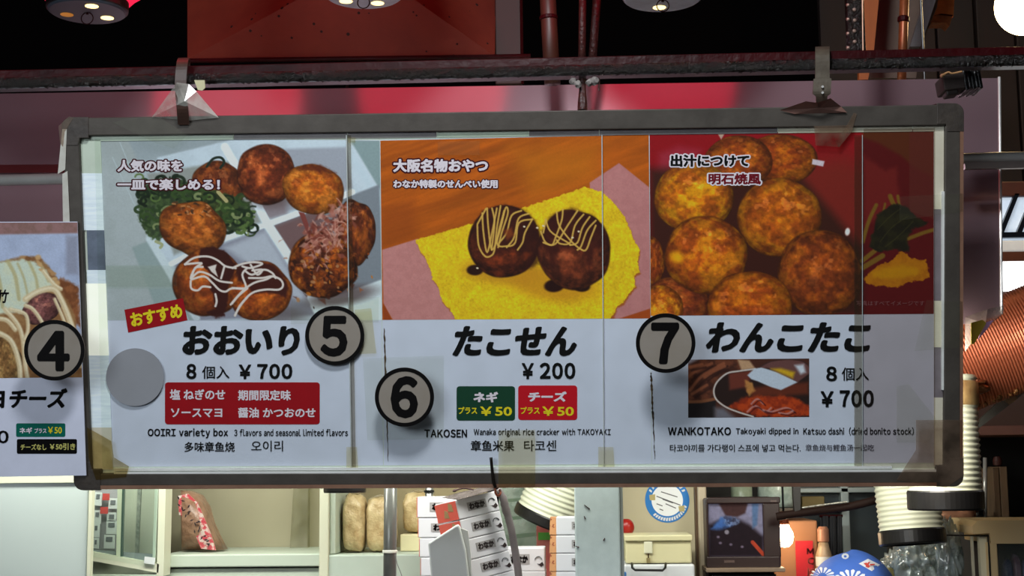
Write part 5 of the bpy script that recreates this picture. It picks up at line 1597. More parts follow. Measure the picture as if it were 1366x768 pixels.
P = [PY(x, y, SY) + Vector((0, 0.080 + 0.03 * abs(i - 4.5) / 4.5, 0)) for i, (x, y) in enumerate(band)]
MB().prism(list(reversed(P)), Vector((0, 0, 0)), Vector((0, 0.006, 0))).build('printed_band', mat('pink_red_print', (0.80, 0.30, 0.34), 0.35, noise=1.0, nscale=70, color2=(0.86, 0.78, 0.74), thresh=(0.48, 0.56)), bag)
mb = MB()
rr = random.Random(3)
for k in range(22):
    t = k / 21
    x, y = 230 + 36 * t + rr.uniform(-6, 6), 664 + 66 * t + rr.uniform(-6, 6)
    a = rr.uniform(0, 3.14)
    q = [(x + 3.2 * math.cos(a), y + 3.2 * math.sin(a)), (x + 1.1 * math.cos(a + 1.6), y + 1.1 * math.sin(a + 1.6)), (x - 3.2 * math.cos(a), y - 3.2 * math.sin(a)), (x - 1.1 * math.cos(a + 1.6), y - 1.1 * math.sin(a + 1.6))]
    mb.prism(list(reversed([PY(u, v, SY) + Vector((0, 0.077, 0)) for u, v in q])), Vector((0, 0, 0)), Vector((0, 0.002, 0)))
mb.build('dark_print_mark', mat('dark_bag_print', (0.20, 0.14, 0.15), 0.4), bag)

# packs of shaved bonito in the second bay
M_bon = mat('shaved_bonito_pack', (0.82, 0.74, 0.56), 0.3, noise=0.9, nscale=30, color2=(0.62, 0.49, 0.30), bump=0.7, bscale=45)
for i, (x0, x1, y0, y1, dy, lab) in enumerate(((450, 480, 660, 738, 0.06, 'clear pack of pale brown shavings next to the cupboard upright'), (481, 521, 664, 738, 0.07, 'clear pack of pale brown shavings behind the grey pole'), (526, 572, 658, 714, 0.15, 'clear pack of brown shavings raised behind the carton stack'))):
    a, b = PY(x0, y0, SY) + Vector((0, dy, 0)), PY(x1, y1, SY) + Vector((0, dy, 0))
    cc = (a + b) / 2
    root = empty('shavings_pack', Vector((cc.x, SY + dy + 0.05, min(a.z, b.z))), lab, 'pack', 'packs of shavings in the cupboard')
    blob('filled_bag', Vector((cc.x, SY + dy + 0.05, cc.z)), (abs(b.x - a.x) / 2, 0.05, abs(a.z - b.z) / 2 * 0.98), M_bon, 20 + i, 0.12, 3.0, 4, 4.5, root)
    pp = PY((x0 + x1) / 2, y0, SY)
    MB().tube([Vector((a.x + 0.006, SY + dy + 0.05, pp.z - 0.006)), Vector((cc.x, SY + dy + 0.045, pp.z + 0.004)), Vector((b.x - 0.006, SY + dy + 0.05, pp.z - 0.006))], 0.004, 8, smooth=4).build('gathered_seal', film_mat('gathered_clear_seal_%d' % i, (0.9, 0.88, 0.8), 0.4, (0.75, 0.70, 0.58), 0.15, 0.15), root)
bx = pxbox(526, 715, 575, 738.5, SY, 0.16).build('cream_carton', mat('cream_carton', (0.84, 0.80, 0.64), 0.6, noise=0.2), None, bevel=0.003)
bx.location.y += 0.12
tag(bx, 'cream carton under the raised pack of shavings', 'carton')

# poles
gp = empty('grey_pole', PY(520, 900, 3.4), 'grey steel pole standing left of the carton stacks with a white tie', 'pole')
MB().tube([PY(522, 560, 3.4), PY(518.5, 900, 3.4)], 0.0158, 20).build('pole_tube', mat('grey_pole_steel', (0.52, 0.52, 0.50), 0.3, metal=0.6, noise=0.3, nscale=14), gp, smooth=True)
MB().lathe([(0.0155, -0.003), (0.0185, -0.002), (0.0185, 0.003), (0.0155, 0.004)], PY(520.3, 735.5, 3.4), (0, 0, 1), 24).build('white_tie', mat('white_tie', (0.88, 0.87, 0.82), 0.5), gp)
MB().tube([PY(527, 738, 3.385), PY(530, 752, 3.385), PY(536, 768, 3.385), PY(540, 790, 3.385)], 0.0011, 6, smooth=4).build('loose_end', mat('loose_string', (0.5, 0.5, 0.48), 0.6), gp)
gp2 = empty('short_pole', PY(572, 700, 3.6), 'thin grey pole behind the carton stack', 'pole')
MB().tube([PY(572.5, 560, 3.62), PY(572.5, 900, 3.62)], 0.0105, 16).build('pole_tube', bpy.data.materials['grey_pole_steel'], gp2, smooth=True)
MB().lathe([(0.0105, 0.0), (0.0135, 0.001), (0.0135, 0.006), (0.0105, 0.007)], PY(572.5, 657, 3.62), (0, 0, 1), 20).build('pole_clip', M_black, gp2)

# ------------------------------------------------------------------ takoyaki cartons
M_box = mat('white_carton_board', (0.86, 0.85, 0.87), 0.55, noise=0.15, nscale=10, color2=(0.80, 0.78, 0.80))
M_boxr = mat('red_carton_side', (0.86, 0.36, 0.30), 0.55, noise=0.25, nscale=14, color2=(0.78, 0.28, 0.24))
M_boxo = mat('orange_pattern_side', (0.86, 0.62, 0.42), 0.55, noise=1.0, nscale=45, color2=(0.62, 0.30, 0.18), thresh=(0.5, 0.56))
M_lab = mat('grey_label_print', (0.62, 0.60, 0.60), 0.6)
M_labk = mat('black_label_ink', (0.16, 0.09, 0.10), 0.6)
M_olv = mat('olive_label_patch', (0.62, 0.50, 0.34), 0.6)


def carton(name_label, origin, rot, w, h, d, side_m, off=0.5, marks=True, group=None, patch=False, lw=0.45):
    """printed carton; origin: bottom front left corner; rot 3x3; front looks to -y"""
    root = empty('takoyaki_carton', origin, name_label, 'carton', group, rot=rot)
    mb = MB().box((0, 0, 0), (w, d, h - 0.0012))
    mb.build('carton_body', M_box, root, local=True, bevel=0.0022)
    MB().box((-0.0012, 0.001, 0.001), (-0.0002, d - 0.001, h - 0.003)).build('printed_side', side_m, root, local=True)
    if marks:
        x0, x1, z0, z1 = w * off, w * (off + lw), h * 0.30, h * 0.72
        MB().box((x0, -0.0010, z0), (x1, -0.0002, z1)).build('name_plate', M_lab, root, local=True)
        V, Fc = text2d('わなか', 0.07)
        lo, hi = V.min(0), V.max(0)
        m_ = 0.08 * (x1 - x0)
        pts = [(x0 + m_ + (v[0] - lo[0]) / (hi[0] - lo[0]) * (x1 - x0 - 2 * m_), -0.0014, z0 + 0.1 * (z1 - z0) + (v[1] - lo[1]) / (hi[1] - lo[1]) * 0.8 * (z1 - z0)) for v in V]
        link('name_lettering', from_np('name_lettering', pts, Fc), M_labk, root)
        if off + lw < 0.85:
            mb = MB()
            cx, cz = w * 0.90, h * 0.36
            arc = [Vector((cx - 0.006 + 0.0085 * math.cos(R(t)), -0.0012, cz + 0.006 + 0.009 * math.sin(R(t)))) for t in range(10, 190, 20)]
            mb.tube(arc, 0.0011, 6)
            mb.build('swirl_mark', M_print_d, root, local=True)
            mb = MB()
            q = [Vector((cx - 0.009, -0.0013, cz - 0.002)), Vector((cx + 0.001, -0.0013, cz - 0.010)), Vector((cx + 0.008, -0.0013, cz - 0.006)), Vector((cx + 0.004, -0.0013, cz + 0.002)), Vector((cx - 0.003, -0.0013, cz - 0.003))]
            mb.prism(q, Vector((0, 0, 0)), Vector((0, 0.0009, 0)))
            mb.build('dark_mark', M_labk, root, local=True)
    if patch:
        for (ya, za, s) in ((0.030, 0.030, 0.013), (0.055, 0.016, 0.012)):
            q = [Vector((-0.0018, ya - s, za - s * 0.7)), Vector((-0.0018, ya + s, za - s * 0.5)), Vector((-0.0018, ya + s * 0.4, za + s)), Vector((-0.0018, ya - s * 0.8, za + s * 0.6))]
            MB().prism(q, Vector((0, 0, 0)), Vector((0.0008, 0, 0))).build('pattern_patch', M_olv, root, local=True)
    return root


ordinal = ['topmost', 'second', 'third', 'fourth', 'fifth', 'sixth', 'seventh']
# rear square stack
s3 = scale_at(3.5)
tops = [662, 690.5, 717, 743, 768, 794, 820]
for i in range(6):
    y1 = tops[i + 1]
    a, b = PY(556.5 + i * 1.6, y1, 3.5), PY(645 + i * 1.6, y1, 3.5)
    h_ = PY(560, tops[i], 3.5).z - a.z
    carton('white carton with red side, %s of the straight stack behind the leaning one' % ordinal[i], a, Matrix.Identity(3), b.x - a.x, h_, 0.10, M_boxr, off=0.19, lw=0.42, group='cartons in the straight stack')
# front leaning stack
LYY = 3.3
tilt_m = Matrix.Rotation(R(-12.5), 3, 'Y') @ Matrix.Rotation(R(34), 3, 'Z')
up = tilt_m @ Vector((0, 0, 1))
hh = 0.0475
o0 = PY(613, 693, LYY)
for i in range(5):
    org = o0 - up * hh * i
    carton('white carton with red side, %s of the leaning stack' % ordinal[i], org, tilt_m, 0.112, hh, 0.105, M_boxr, off=0.25, lw=0.46, group='cartons in the leaning stack', patch=i < 2)
# grey scalloped strip stands for the cartons' shaded right sides; film and handle are the bag
net = empty('carrier_bag', o0 - up * hh * 2, 'carrier bag film and handle on the leaning carton stack, with a strip for its shaded side', 'bag')
e = [(662, 652), (669, 664), (672, 676), (676, 690), (680, 705), (683, 722), (686, 740), (689, 760), (692, 790)]
mb = MB()
mb.tube([PY(x + 2, y, LYY + 0.03) for x, y in e], [0.006, 0.009, 0.008, 0.010, 0.009, 0.0105, 0.009, 0.0105, 0.009], 10, smooth=3)
mb.build('shaded_side_strip', mat('shaded_side_grey', (0.46, 0.42, 0.42), 0.5, noise=0.5, nscale=20), net, smooth=True)
tpq = [PY(590, 664, LYY + 0.05), PY(618, 656, LYY + 0.09), PY(650, 649, LYY + 0.09), PY(661, 653, LYY + 0.02), PY(612, 667, LYY - 0.005)]
MB().prism(tpq, Vector((0, 0, 0.0015)), Vector((0, 0, 0.0005))).build('top_film', film_mat('grey_bag_film', (0.7, 0.68, 0.66), 0.45, (0.5, 0.46, 0.45), 0.1, 0.2, noise=0.3), net)
mb = MB()
mb.tube([PY(604, 655, LYY + 0.04), PY(618, 651, LYY + 0.04), PY(632, 653, LYY + 0.04)], [0.002, 0.004, 0.002], 8, smooth=4)
mb.build('bag_handle', mat('brown_bag_handle', (0.30, 0.19, 0.18), 0.5), net)
# white paper bag in front of the stack
pb = empty('paper_bag', PY(600, 800, LYY - 0.06), 'plain white paper bag leaning on the front of the carton stack', 'bag')
f_ = [(571, 724), (610, 699), (613, 702), (621, 733), (628, 790), (579, 820)]
P = [PY(x, y, LYY - 0.075) for x, y in f_]
MB().prism(list(reversed(P)), Vector((0, 0, 0)), Vector((0, 0.03, 0))).build('front_sheet', mat('white_bag_paper', (0.84, 0.85, 0.84), 0.6, noise=0.15, nscale=6), pb, bevel=0.004)
f2 = [(614, 704), (624, 708), (628, 740), (630, 800), (621, 800), (620, 733)]
P = [PY(x, y, LYY - 0.06) for x, y in f2]
MB().prism(list(reversed(P)), Vector((0, 0, 0)), Vector((0, 0.012, 0))).build('side_gusset', mat('bag_gusset', (0.80, 0.80, 0.78), 0.6), pb)

# low stack further right
for i in range(3):
    a, b = PY(672, 762 + i * 27, 3.52), PY(727 + i, 762 + i * 27, 3.52)
    h_ = PY(690, 730 + i * 27 + (4 if i else 0), 3.52).z - a.z
    carton('white carton with name plate, %s of the low stack beside the tilted hose' % ordinal[i], a, Matrix.Identity(3), b.x - a.x, h_, 0.10, M_boxr, off=0.13, lw=0.5, group='cartons in the low stack')
# stack against the steel post, turned so its orange side shows
for i in range(5):
    y0, y1 = 689 + i * 24.3, 689 + (i + 1) * 24.3
    a, b = PY(742, y1, 3.45), PY(800, y1, 3.45)
    h_ = PY(742, y0, 3.45).z - a.z
    r_ = carton('white carton with orange side, %s of the stack half hidden by the steel post' % ordinal[i], a, Matrix.Identity(3), b.x - a.x, h_, 0.10, M_boxo, off=0.36, lw=0.5, group='cartons by the steel post')
    q = pxpoly([(734, y0 + 0.6), (742.5, y0 + 0.6), (741.5, y1 - 0.3), (733, y1 - 0.3)], 3.452, 0.05)
    q.build('folded_flap', M_boxo, r_)
# back wall behind the hose: clear sheets and small coloured packets
bw = empty('glass_shelf_unit', PY(710, 740, 4.05), 'clear plastic drawer unit behind the tilted hose', 'drawer unit')
pxbox(666, 560, 790, 900, 4.12, 0.02).build('unit_back', mat('pale_unit_back', (0.74, 0.80, 0.74), 0.4, noise=0.4, nscale=8), bw)
for (ya, yb) in ((640, 664), (667, 688), (691, 712), (716, 732)):
    pxpoly([(668, ya + 4), (740, ya - 4), (740, yb - 4), (668, yb + 2)], 4.06, 0.02).build('drawer_front', film_mat('clear_drawer_%d' % ya, (0.9, 0.93, 0.9), 0.3, (0.78, 0.82, 0.78), 0.15, 0.1, noise=0.2), bw)
pk = pxbox(716, 701, 736, 800, 3.98, 0.02).build('spice_packet', mat('red_packet', (0.80, 0.36, 0.34), 0.4, noise=0.4, nscale=20, color2=(0.85, 0.62, 0.58)), None, bevel=0.002)
tag(pk, 'small red packet with a green band under the tilted hose', 'packet')
g_ = pxbox(718, 710, 735, 720, 3.978, 0.002).build('green_band', mat('green_packet_band', (0.36, 0.66, 0.26), 0.4), pk)

# ------------------------------------------------------------------ steel post and beige wall bay
M_galv = mat('galvanised_sheet', (0.80, 0.85, 0.85), 0.35, metal=0.15, noise=0.6, nscale=7, color2=(0.58, 0.64, 0.65), bump=0.04, bscale=20)
sp = empty('steel_post', PY(800, 900, 3.36), 'wide galvanised steel post standing in the middle of the kitchen', 'post')
pxbox(767, 540, 828, 900, 3.36, 0.10).build('post_front', M_galv, sp, bevel=0.004)
pxbox(828.5, 540, 832, 900, 3.364, 0.09).build('post_return', mat('shaded_post_return', (0.62, 0.64, 0.62), 0.4, metal=0.5), sp)
for (x, y, a, l_) in ((783, 676, 40, 9), (770, 729, 20, 5), (780, 690, 70, 4), (806, 719, 120, 4)):
    c = PY(x, y, 3.359)
    d = Vector((math.cos(R(a)), 0, -math.sin(R(a)))) * l_ * scale_at(3.36) / 2
    MB().tube([c - d, c + d], [0.0008, 0.0016], 6).build('scratch', M_iron, sp)
tag(pxbox(826, 540, 944, 900, 3.98, 0.05).build('wall_bay', M_cream), kind='structure')
tag(pxbox(933, 540, 944, 900, 3.9, 0.12).build('trim_1', mat('beige_door_trim', (0.74, 0.68, 0.58), 0.5, noise=0.3), bevel=0.004), kind='structure')
tag(pxbox(929, 540, 933, 900, 3.93, 0.05).build('trim_2', mat('brown_groove', (0.34, 0.25, 0.17), 0.6), None), kind='structure')
# round sticker
skY = 3.98
sc_ = PY(890, 667, skY)
rs = 29 * scale_at(skY)
sk = empty('round_sticker', sc_, 'round blue and white sticker on the beige wall', 'sticker')
MB().lathe([(0, 0.0012), (rs, 0.0012), (rs, 0)], sc_, (0, -1, 0), 56).build('blue_ring', mat('blue_sticker_ring', (0.16, 0.48, 0.78), 0.4), sk)
MB().lathe([(0, 0.0018), (rs * 0.71, 0.0018), (rs * 0.71, 0.0012)], sc_, (0, -1, 0), 48).build('white_centre', mat('white_sticker_centre', (0.93, 0.94, 0.95), 0.5), sk)
mb = MB()
for (x0, y0, x1, y1) in ((882, 655, 904, 662), (876, 661, 908, 673), (884, 665, 898, 670), (876, 671, 884, 674), (888, 671, 902, 677), (880, 678, 885, 680)):
    P = [PY(x, y, skY - 0.0022) for x, y in ((x0, y0), (x1, y1), (x1 - 0.4, y1 + 1.3), (x0 - 0.4, y0 + 1.3))]
    mb.prism(list(reversed(P)), Vector((0, 0, 0)), Vector((0, 0.0003, 0)))
mb.build('sticker_lettering', mat('grey_sticker_ink', (0.42, 0.42, 0.44), 0.5), sk)
mb = MB()
for k in range(26):
    ang = -150 + k * 12 if k < 11 else 20 + (k - 11) * 8
    if k >= 11 and ang > 160: break
    c, s = math.cos(R(ang)), math.sin(R(ang))
    rad, tw = rs * 0.855, rs * 0.055
    ctr_ = sc_ + Vector((rad * c, -0.0016, -rad * s))
    tv, rv = Vector((-s, 0, -c)), Vector((c, 0, -s))
    q = [ctr_ + tv * a_ + rv * b_ for a_, b_ in ((-tw, -tw * 1.4), (tw * 0.6, -tw * 1.1), (tw, tw * 1.2), (-tw * 0.5, tw * 1.4))]
    mb.prism(q, Vector((0, 0, 0)), Vector((0, 0.0003, 0)))
mb.build('ring_lettering', M_card, sk)
for (x, y) in ((870, 663), (909, 678)):
    q = [PY(x + dx, y + dy, skY - 0.002) for dx, dy in ((-4, -3), (4, -4), (4, 4), (-3, 4))]
    MB().prism(list(reversed(q)), Vector((0, 0, 0)), Vector((0, 0.0004, 0))).build('gold_patch', mat('gold_sticker_patch', (0.72, 0.66, 0.44), 0.5), sk)
# red ball, cream boxes
tag(blob('red_ball', PY(836, 703, 3.9), (0.021, 0.02, 0.0235), mat('red_knob_paint', (0.62, 0.10, 0.07), 0.35), 3, 0.03, 1, 3, 2.0), 'red ball shaped knob beside the steel post', 'knob')
cb = empty('cream_box', PY(878, 751, 3.75), 'cream lidded plastic box with a latch below the round sticker', 'box')
M_cbx = mat('cream_plastic', (0.86, 0.83, 0.66), 0.45, noise=0.2, nscale=6)
pxbox(834, 721, 923, 751, 3.75, 0.16).build('box_body', M_cbx, cb, bevel=0.005)
pxbox(833, 713.5, 924, 721.5, 3.742, 0.175).build('lid', M_cbx, cb, bevel=0.003)
pxbox(859, 722, 870.5, 738, 3.744, 0.008).build('latch', mat('pale_latch', (0.88, 0.87, 0.76), 0.4), cb, bevel=0.002)
MB().tube([PY(865, 738, 3.745), PY(865, 746, 3.745)], 0.0016, 8).build('latch_pin', M_iron, cb)
pxbox(862.5, 744, 867.5, 750.5, 3.742, 0.008).build('catch', mat('brass_catch', (0.66, 0.6, 0.42), 0.4, metal=0.4), cb)
wb = empty('white_case', PY(878, 800, 3.74), 'white case with a black carrying handle under the cream box', 'case')
pxbox(833, 752.5, 928, 860, 3.74, 0.18).build('case_body', mat('white_case_plastic', (0.86, 0.87, 0.88), 0.45), wb, bevel=0.005)
mb = MB()
mb.tube([PY(843, 751, 3.73), PY(843.5, 757, 3.715), PY(847, 760, 3.71), PY(884, 760.5, 3.71), PY(887.5, 757, 3.715), PY(888, 751, 3.73)], 0.0032, 10)
mb.build('handle', M_black, wb, smooth=True)
tag(pxbox(824, 763, 836, 800, 3.70, 0.02).build('blue_corner', mat('blue_card', (0.22, 0.45, 0.72), 0.5), None, bevel=0.002), 'small blue card edge beside the white case', 'card')

# ------------------------------------------------------------------ TV on its shelf
TYV = 3.8
tv = empty('crt_tv', PY(992, 752, TYV), 'small dark brown TV showing a grill scene on a tan shelf', 'tv')
M_tv = mat('dark_brown_tv_plastic', (0.17, 0.10, 0.09), 0.4, noise=0.2, nscale=8)
mb = pxbox(942.5, 664, 1041, 757, TYV + 0.012, 0.22)
mb.build('cabinet', M_tv, tv, bevel=0.006)
for b_ in ((942.5, 663, 1041, 671.5), (942.5, 742, 1041, 757.5), (1018.5, 671, 1041, 743), (942.5, 671, 945.5, 743)):
    pxbox(*b_, TYV, 0.014).build('bezel', M_tv, tv, bevel=0.003)
pic = Picture([(945, 671), (1019, 671), (1019, 743), (945, 743)], (0.40, 0.39, 0.47), step=0.8)
pic.poly([(958, 670), (998, 670), (994, 684), (984, 689), (968, 688)], (0.20, 0.13, 0.13), 2)
pic.poly([(945, 700), (958, 694), (980, 690), (1000, 700), (1019, 716), (1019, 743), (945, 743)], (0.10, 0.07, 0.09), 4)
pic.poly([(948, 705), (962, 690), (975, 690), (978, 700), (960, 706)], (0.20, 0.33, 0.55), 3, 0.9, 2)
pic.poly([(964, 688), (980, 690), (988, 694), (984, 700), (968, 702)], (0.36, 0.42, 0.55), 2, 0.8, 3, 0.3, tex=0.8, tfreq=0.3, col2=(0.12, 0.12, 0.18))
pic.poly([(998, 671), (1003, 671), (1005, 688), (1000, 690), (996, 684)], (0.42, 0.42, 0.52), 1)
pic.poly([(1003, 671), (1012, 671), (1010, 700), (1004, 705)], (0.26, 0.34, 0.46), 2)
pic.ellipse(969.5, 709.5, 3, 3, (0.42, 0.40, 0.44), 0, 0.3)
for x, y in ((961, 724), (990, 729), (958, 716), (975, 726)):
    pic.ellipse(x, y, 2, 1.6, (0.34, 0.30, 0.36), 0, 0.6)
pic.stroke([(1004, 723), (1018, 739)], 5, (0.55, 0.20, 0.13))
pic.grain(0.25, 0.25, 5)
to3 = lambda X, Y: np.array([wm(tv).inverted() @ PY(x, y, TYV + 0.010) for x, y in zip(X, Y)])
pic.build('screen', print_mat('tv_screen_glow', 0.32), tv, 0, 0.95, to3)
pxbox(966, 747, 980, 750.5, TYV - 0.0015, 0.002).build('name_badge', mat('tv_badge', (0.34, 0.27, 0.25), 0.4), tv)
pxbox(1028, 667, 1036, 669.5, TYV - 0.0015, 0.002).build('corner_badge', bpy.data.materials['tv_badge'], tv)
shf = empty('tan_shelf', PY(992, 758, TYV), 'tan shelf board under the TV', 'shelf')
pxbox(942, 757.5, 1048, 763, TYV - 0.03, 0.30).build('shelf_plank', mat('tan_shelf_board', (0.52, 0.44, 0.36), 0.5, noise=0.3), shf, bevel=0.002)
pxbox(944, 763, 948, 960, TYV + 0.02, 0.2).build('shelf_leg', M_tv, shf)
dev = empty('black_recorder', PY(990, 768, TYV), 'black recorder box beneath the tan shelf', 'recorder')
pxbox(950, 765.5, 1036, 796, TYV, 0.2).build('recorder_body', M_black, dev, bevel=0.003)
pxbox(953, 768, 962, 771, TYV - 0.002, 0.003).build('recorder_light', mat('grey_recorder_mark', (0.5, 0.5, 0.5), 0.4), dev)

# bulb, orange noren board, dark arm
bl_ = PY(1046, 716, 3.95)
lb = empty('light_bulb', bl_, 'bare glowing bulb beside the TV', 'bulb')
MB().lathe([(0, -0.028), (0.012, -0.026), (0.022, -0.016), (0.026, 0.0), (0.024, 0.012), (0.016, 0.026), (0.013, 0.036), (0, 0.036)], bl_, (0, 0, 1), 32).build('bulb_glass', mat('lit_bulb_glass', (1, 0.95, 0.85), 0.4, emit=30.0, emit_color=(1.0, 0.88, 0.70)), lb, smooth=True)
MB().lathe([(0.014, 0.034), (0.015, 0.036), (0.015, 0.07), (0, 0.07)], bl_, (0, 0, 1), 20).build('bulb_socket', mat('copper_socket', (0.5, 0.25, 0.16), 0.4, metal=0.3), lb)
MB().tube([bl_ + Vector((0, 0, 0.07)), bl_ + Vector((0, 0, 0.9))], 0.003, 8).build('bulb_cord', M_black, lb)
ox = empty('kraft_carton', PY(1075, 768, 4.05), 'tall orange brown carton with a red label behind the bulb', 'carton')
pxbox(1034, 694, 1094, 900, 4.05, 0.22).build('carton_body', mat('orange_kraft', (0.66, 0.46, 0.32), 0.6, noise=0.3, nscale=5, color2=(0.58, 0.38, 0.25)), ox, bevel=0.005)
pxbox(1064, 721, 1087.5, 900, 4.046, 0.003).build('red_label', mat('red_carton_label', (0.78, 0.10, 0.16), 0.5, noise=0.15), ox)
inv_ox = wm(ox).inverted()
m3 = lambda Yd: (lambda px, py: np.array([inv_ox @ PY(x, y, Yd) for x, y in zip(px, py)]))
for t_, b_, m_ in (('M', (1076, 731, 1086, 739), mat('dark_red_ink', (0.45, 0.05, 0.08), 0.5)), ('C', (1077, 743, 1087, 753), mat('pink_label_ink', (0.88, 0.40, 0.38), 0.5)), ('K', (1077, 757, 1087, 768), bpy.data.materials['pink_label_ink'])):
    lettering(t_, b_, m_, ox, 0, bold=0.05, map3d=m3(4.0445))
bt2 = empty('sauce_bottle', PY(1099, 768, 4.0), 'pale capped sauce bottle next to the orange carton', 'bottle')
bc = PY(1099, 740, 4.0)
MB().lathe([(0, -0.16), (0.022, -0.16), (0.022, 0.0), (0.016, 0.02), (0.012, 0.04), (0, 0.04)], bc, (0, 0, 1), 24).build('bottle_body', mat('pale_bottle', (0.72, 0.62, 0.50), 0.35, noise=0.8, nscale=20, color2=(0.35, 0.28, 0.22)), bt2, smooth=True)
MB().lathe([(0.014, 0.036), (0.016, 0.038), (0.016, 0.070), (0.011, 0.078), (0, 0.078)], bc, (0, 0, 1), 24).build('bottle_cap', mat('peach_cap', (0.66, 0.46, 0.36), 0.4), bt2)
MB().lathe([(0.0225, -0.03), (0.023, -0.03), (0.023, -0.004), (0.0225, -0.004)], bc, (0, 0, 1), 24).build('white_label', M_card, bt2)
arm = empty('crane_arm', PY(1065, 688, 3.72), 'dark brown curved metal arm reaching towards the hoses', 'arm')
MB().tube([PY(1036, 689, 3.74), PY(1060, 685, 3.73), PY(1100, 680, 3.72), PY(1140, 674, 3.7), PY(1185, 662, 3.68)], 0.0105, 12, smooth=5).build('curved_tube', mat('dark_brown_arm', (0.13, 0.07, 0.05), 0.7, noise=0.3, spec=0.15), arm, smooth=True)
pxpoly([(1056, 560), (1068, 560), (1068, 680), (1060, 682), (1058, 660)], 3.72, 0.02).build('upright_bracket', mat('black_bracket', (0.09, 0.07, 0.06), 0.5), arm)
mb = MB()
mb.tube([PY(1070, 677, 3.70), PY(1095, 673.5, 3.70), PY(1130, 669, 3.69)], 0.0022, 8, smooth=5)
mb.build('bright_spring', mat('bright_spring', (0.80, 0.80, 0.74), 0.4, metal=0.4, noise=1.0, nscale=160, color2=(0.3, 0.28, 0.26)), arm)
jar = empty('glass_jar', PY(1035, 680, 4.15), 'clear glass jar catching light above the TV', 'jar')
jc = PY(1036, 660, 4.2)
jc.z = PY(1000, 678, 4.07).z + 0.046
MB().lathe([(0, -0.045), (0.05, -0.045), (0.056, -0.03), (0.056, 0.05), (0.04, 0.07)], jc, (0, 0, 1), 32).build('jar_glass', mat('bright_jar_glass', (0.86, 0.92, 0.88), 0.15, noise=0.9, nscale=16, color2=(0.35, 0.48, 0.42)), jar, smooth=True)
MB().lathe([(0.042, 0.068), (0.044, 0.07), (0.044, 0.1), (0, 0.1)], jc, (0, 0, 1), 32).build('jar_lid', M_pipe, jar)
jar2 = empty('green_jar', PY(992, 662, 4.0), 'pale green jar standing behind the top of the TV', 'jar')
jc = PY(989, 652, 4.15)
jc.z = PY(1000, 678, 4.07).z + 0.031
MB().lathe([(0, -0.03), (0.028, -0.03), (0.031, -0.02), (0.031, 0.05), (0, 0.05)], jc, (0, 0, 1), 28).build('jar_glass', mat('pale_green_jar', (0.70, 0.76, 0.66), 0.25, noise=0.7, nscale=25, color2=(0.45, 0.52, 0.44)), jar2, smooth=True)
MB().lathe([(0.026, 0.048), (0.033, 0.05), (0.033, 0.07), (0, 0.07)], jc, (0, 0, 1), 28).build('jar_lid', M_card, jar2)
backshelf = empty('dark_shelf', PY(1000, 676, 4.2), 'dark back shelf behind the TV with jars on it', 'shelf')
pxbox(940, 678, 1062, 684, 4.07, 0.36).build('shelf_plank', mat('dark_back_shelf', (0.20, 0.18, 0.16), 0.5), backshelf)
pxbox(938, 560, 1062, 900, 4.46, 0.02).build('shelf_back', mat('dark_grey_back', (0.26, 0.27, 0.26), 0.6, noise=0.4, nscale=4), backshelf)

# dark sliding window with pale frame
wd = empty('window_1', PY(1150, 700, 4.35), None, None)
tag(wd, kind='structure')
WY = 4.35
pxbox(1062, 640, 1185, 900, WY + 0.04, 0.02).build('window_pane', mat('slate_window_pane', (0.27, 0.31, 0.33), 0.25, noise=0.4, nscale=2.5, color2=(0.36, 0.38, 0.36)), wd)
pxbox(1126, 640, 1137, 900, WY, 0.04).build('window_frame_stile', mat('pale_aluminium_stile', (0.74, 0.80, 0.80), 0.4, metal=0.3), wd, bevel=0.003)
pxbox(1062, 650, 1190, 657, WY, 0.04).build('window_frame_rail', bpy.data.materials['pale_aluminium_stile'], wd, bevel=0.003)
pxbox(1137, 640, 1320, 900, WY + 0.08, 0.02).build('window_frame_panel', mat('grey_panel', (0.46, 0.46, 0.43), 0.5, noise=0.4, nscale=3, color2=(0.36, 0.36, 0.33)), wd)
tag(pxbox(1070, 662, 1100, 678, WY - 0.02, 0.04).build('yellow_carton', mat('dull_yellow_carton', (0.62, 0.55, 0.34), 0.6, noise=0.4), None, bevel=0.003), 'dull yellow carton on the window ledge above the dark arm', 'carton')
tag(pxbox(1064, 678.5, 1124, 681, WY - 0.03, 0.07).build('trim_3', mat('ledge_wood', (0.3, 0.25, 0.2), 0.6), None), kind='structure')
ap_ = empty('dark_apron', PY(1115, 720, 4.25), 'dark cloth hanging by the window behind the orange carton', 'cloth')
mb = MB()
n = 14
for i in range(n):
    xa, xb = 1094 + 28 * i / n, 1094 + 28 * (i + 1) / n
    ya, yb2 = 4.28 + 0.012 * math.sin(i * 1.3), 4.28 + 0.012 * math.sin((i + 1) * 1.3)
    A, B_ = PY(xa, 688, ya), PY(xb, 688, yb2)
    C, D = PY(xb + 1, 800, yb2), PY(xa + 1, 800, ya)
    mb.add([A, B_, C, D], [(0, 1, 2, 3)])
o = mb.build('hanging_cloth', mat('dark_cloth', (0.20, 0.21, 0.23), 0.8, noise=0.4), ap_, smooth=True)
o.modifiers.new('thickness', 'SOLIDIFY').thickness = 0.004
MB().tube([PY(1093, 688, 4.28), PY(1124, 688, 4.28)], 0.004, 8).build('cloth_rod', M_iron, ap_)

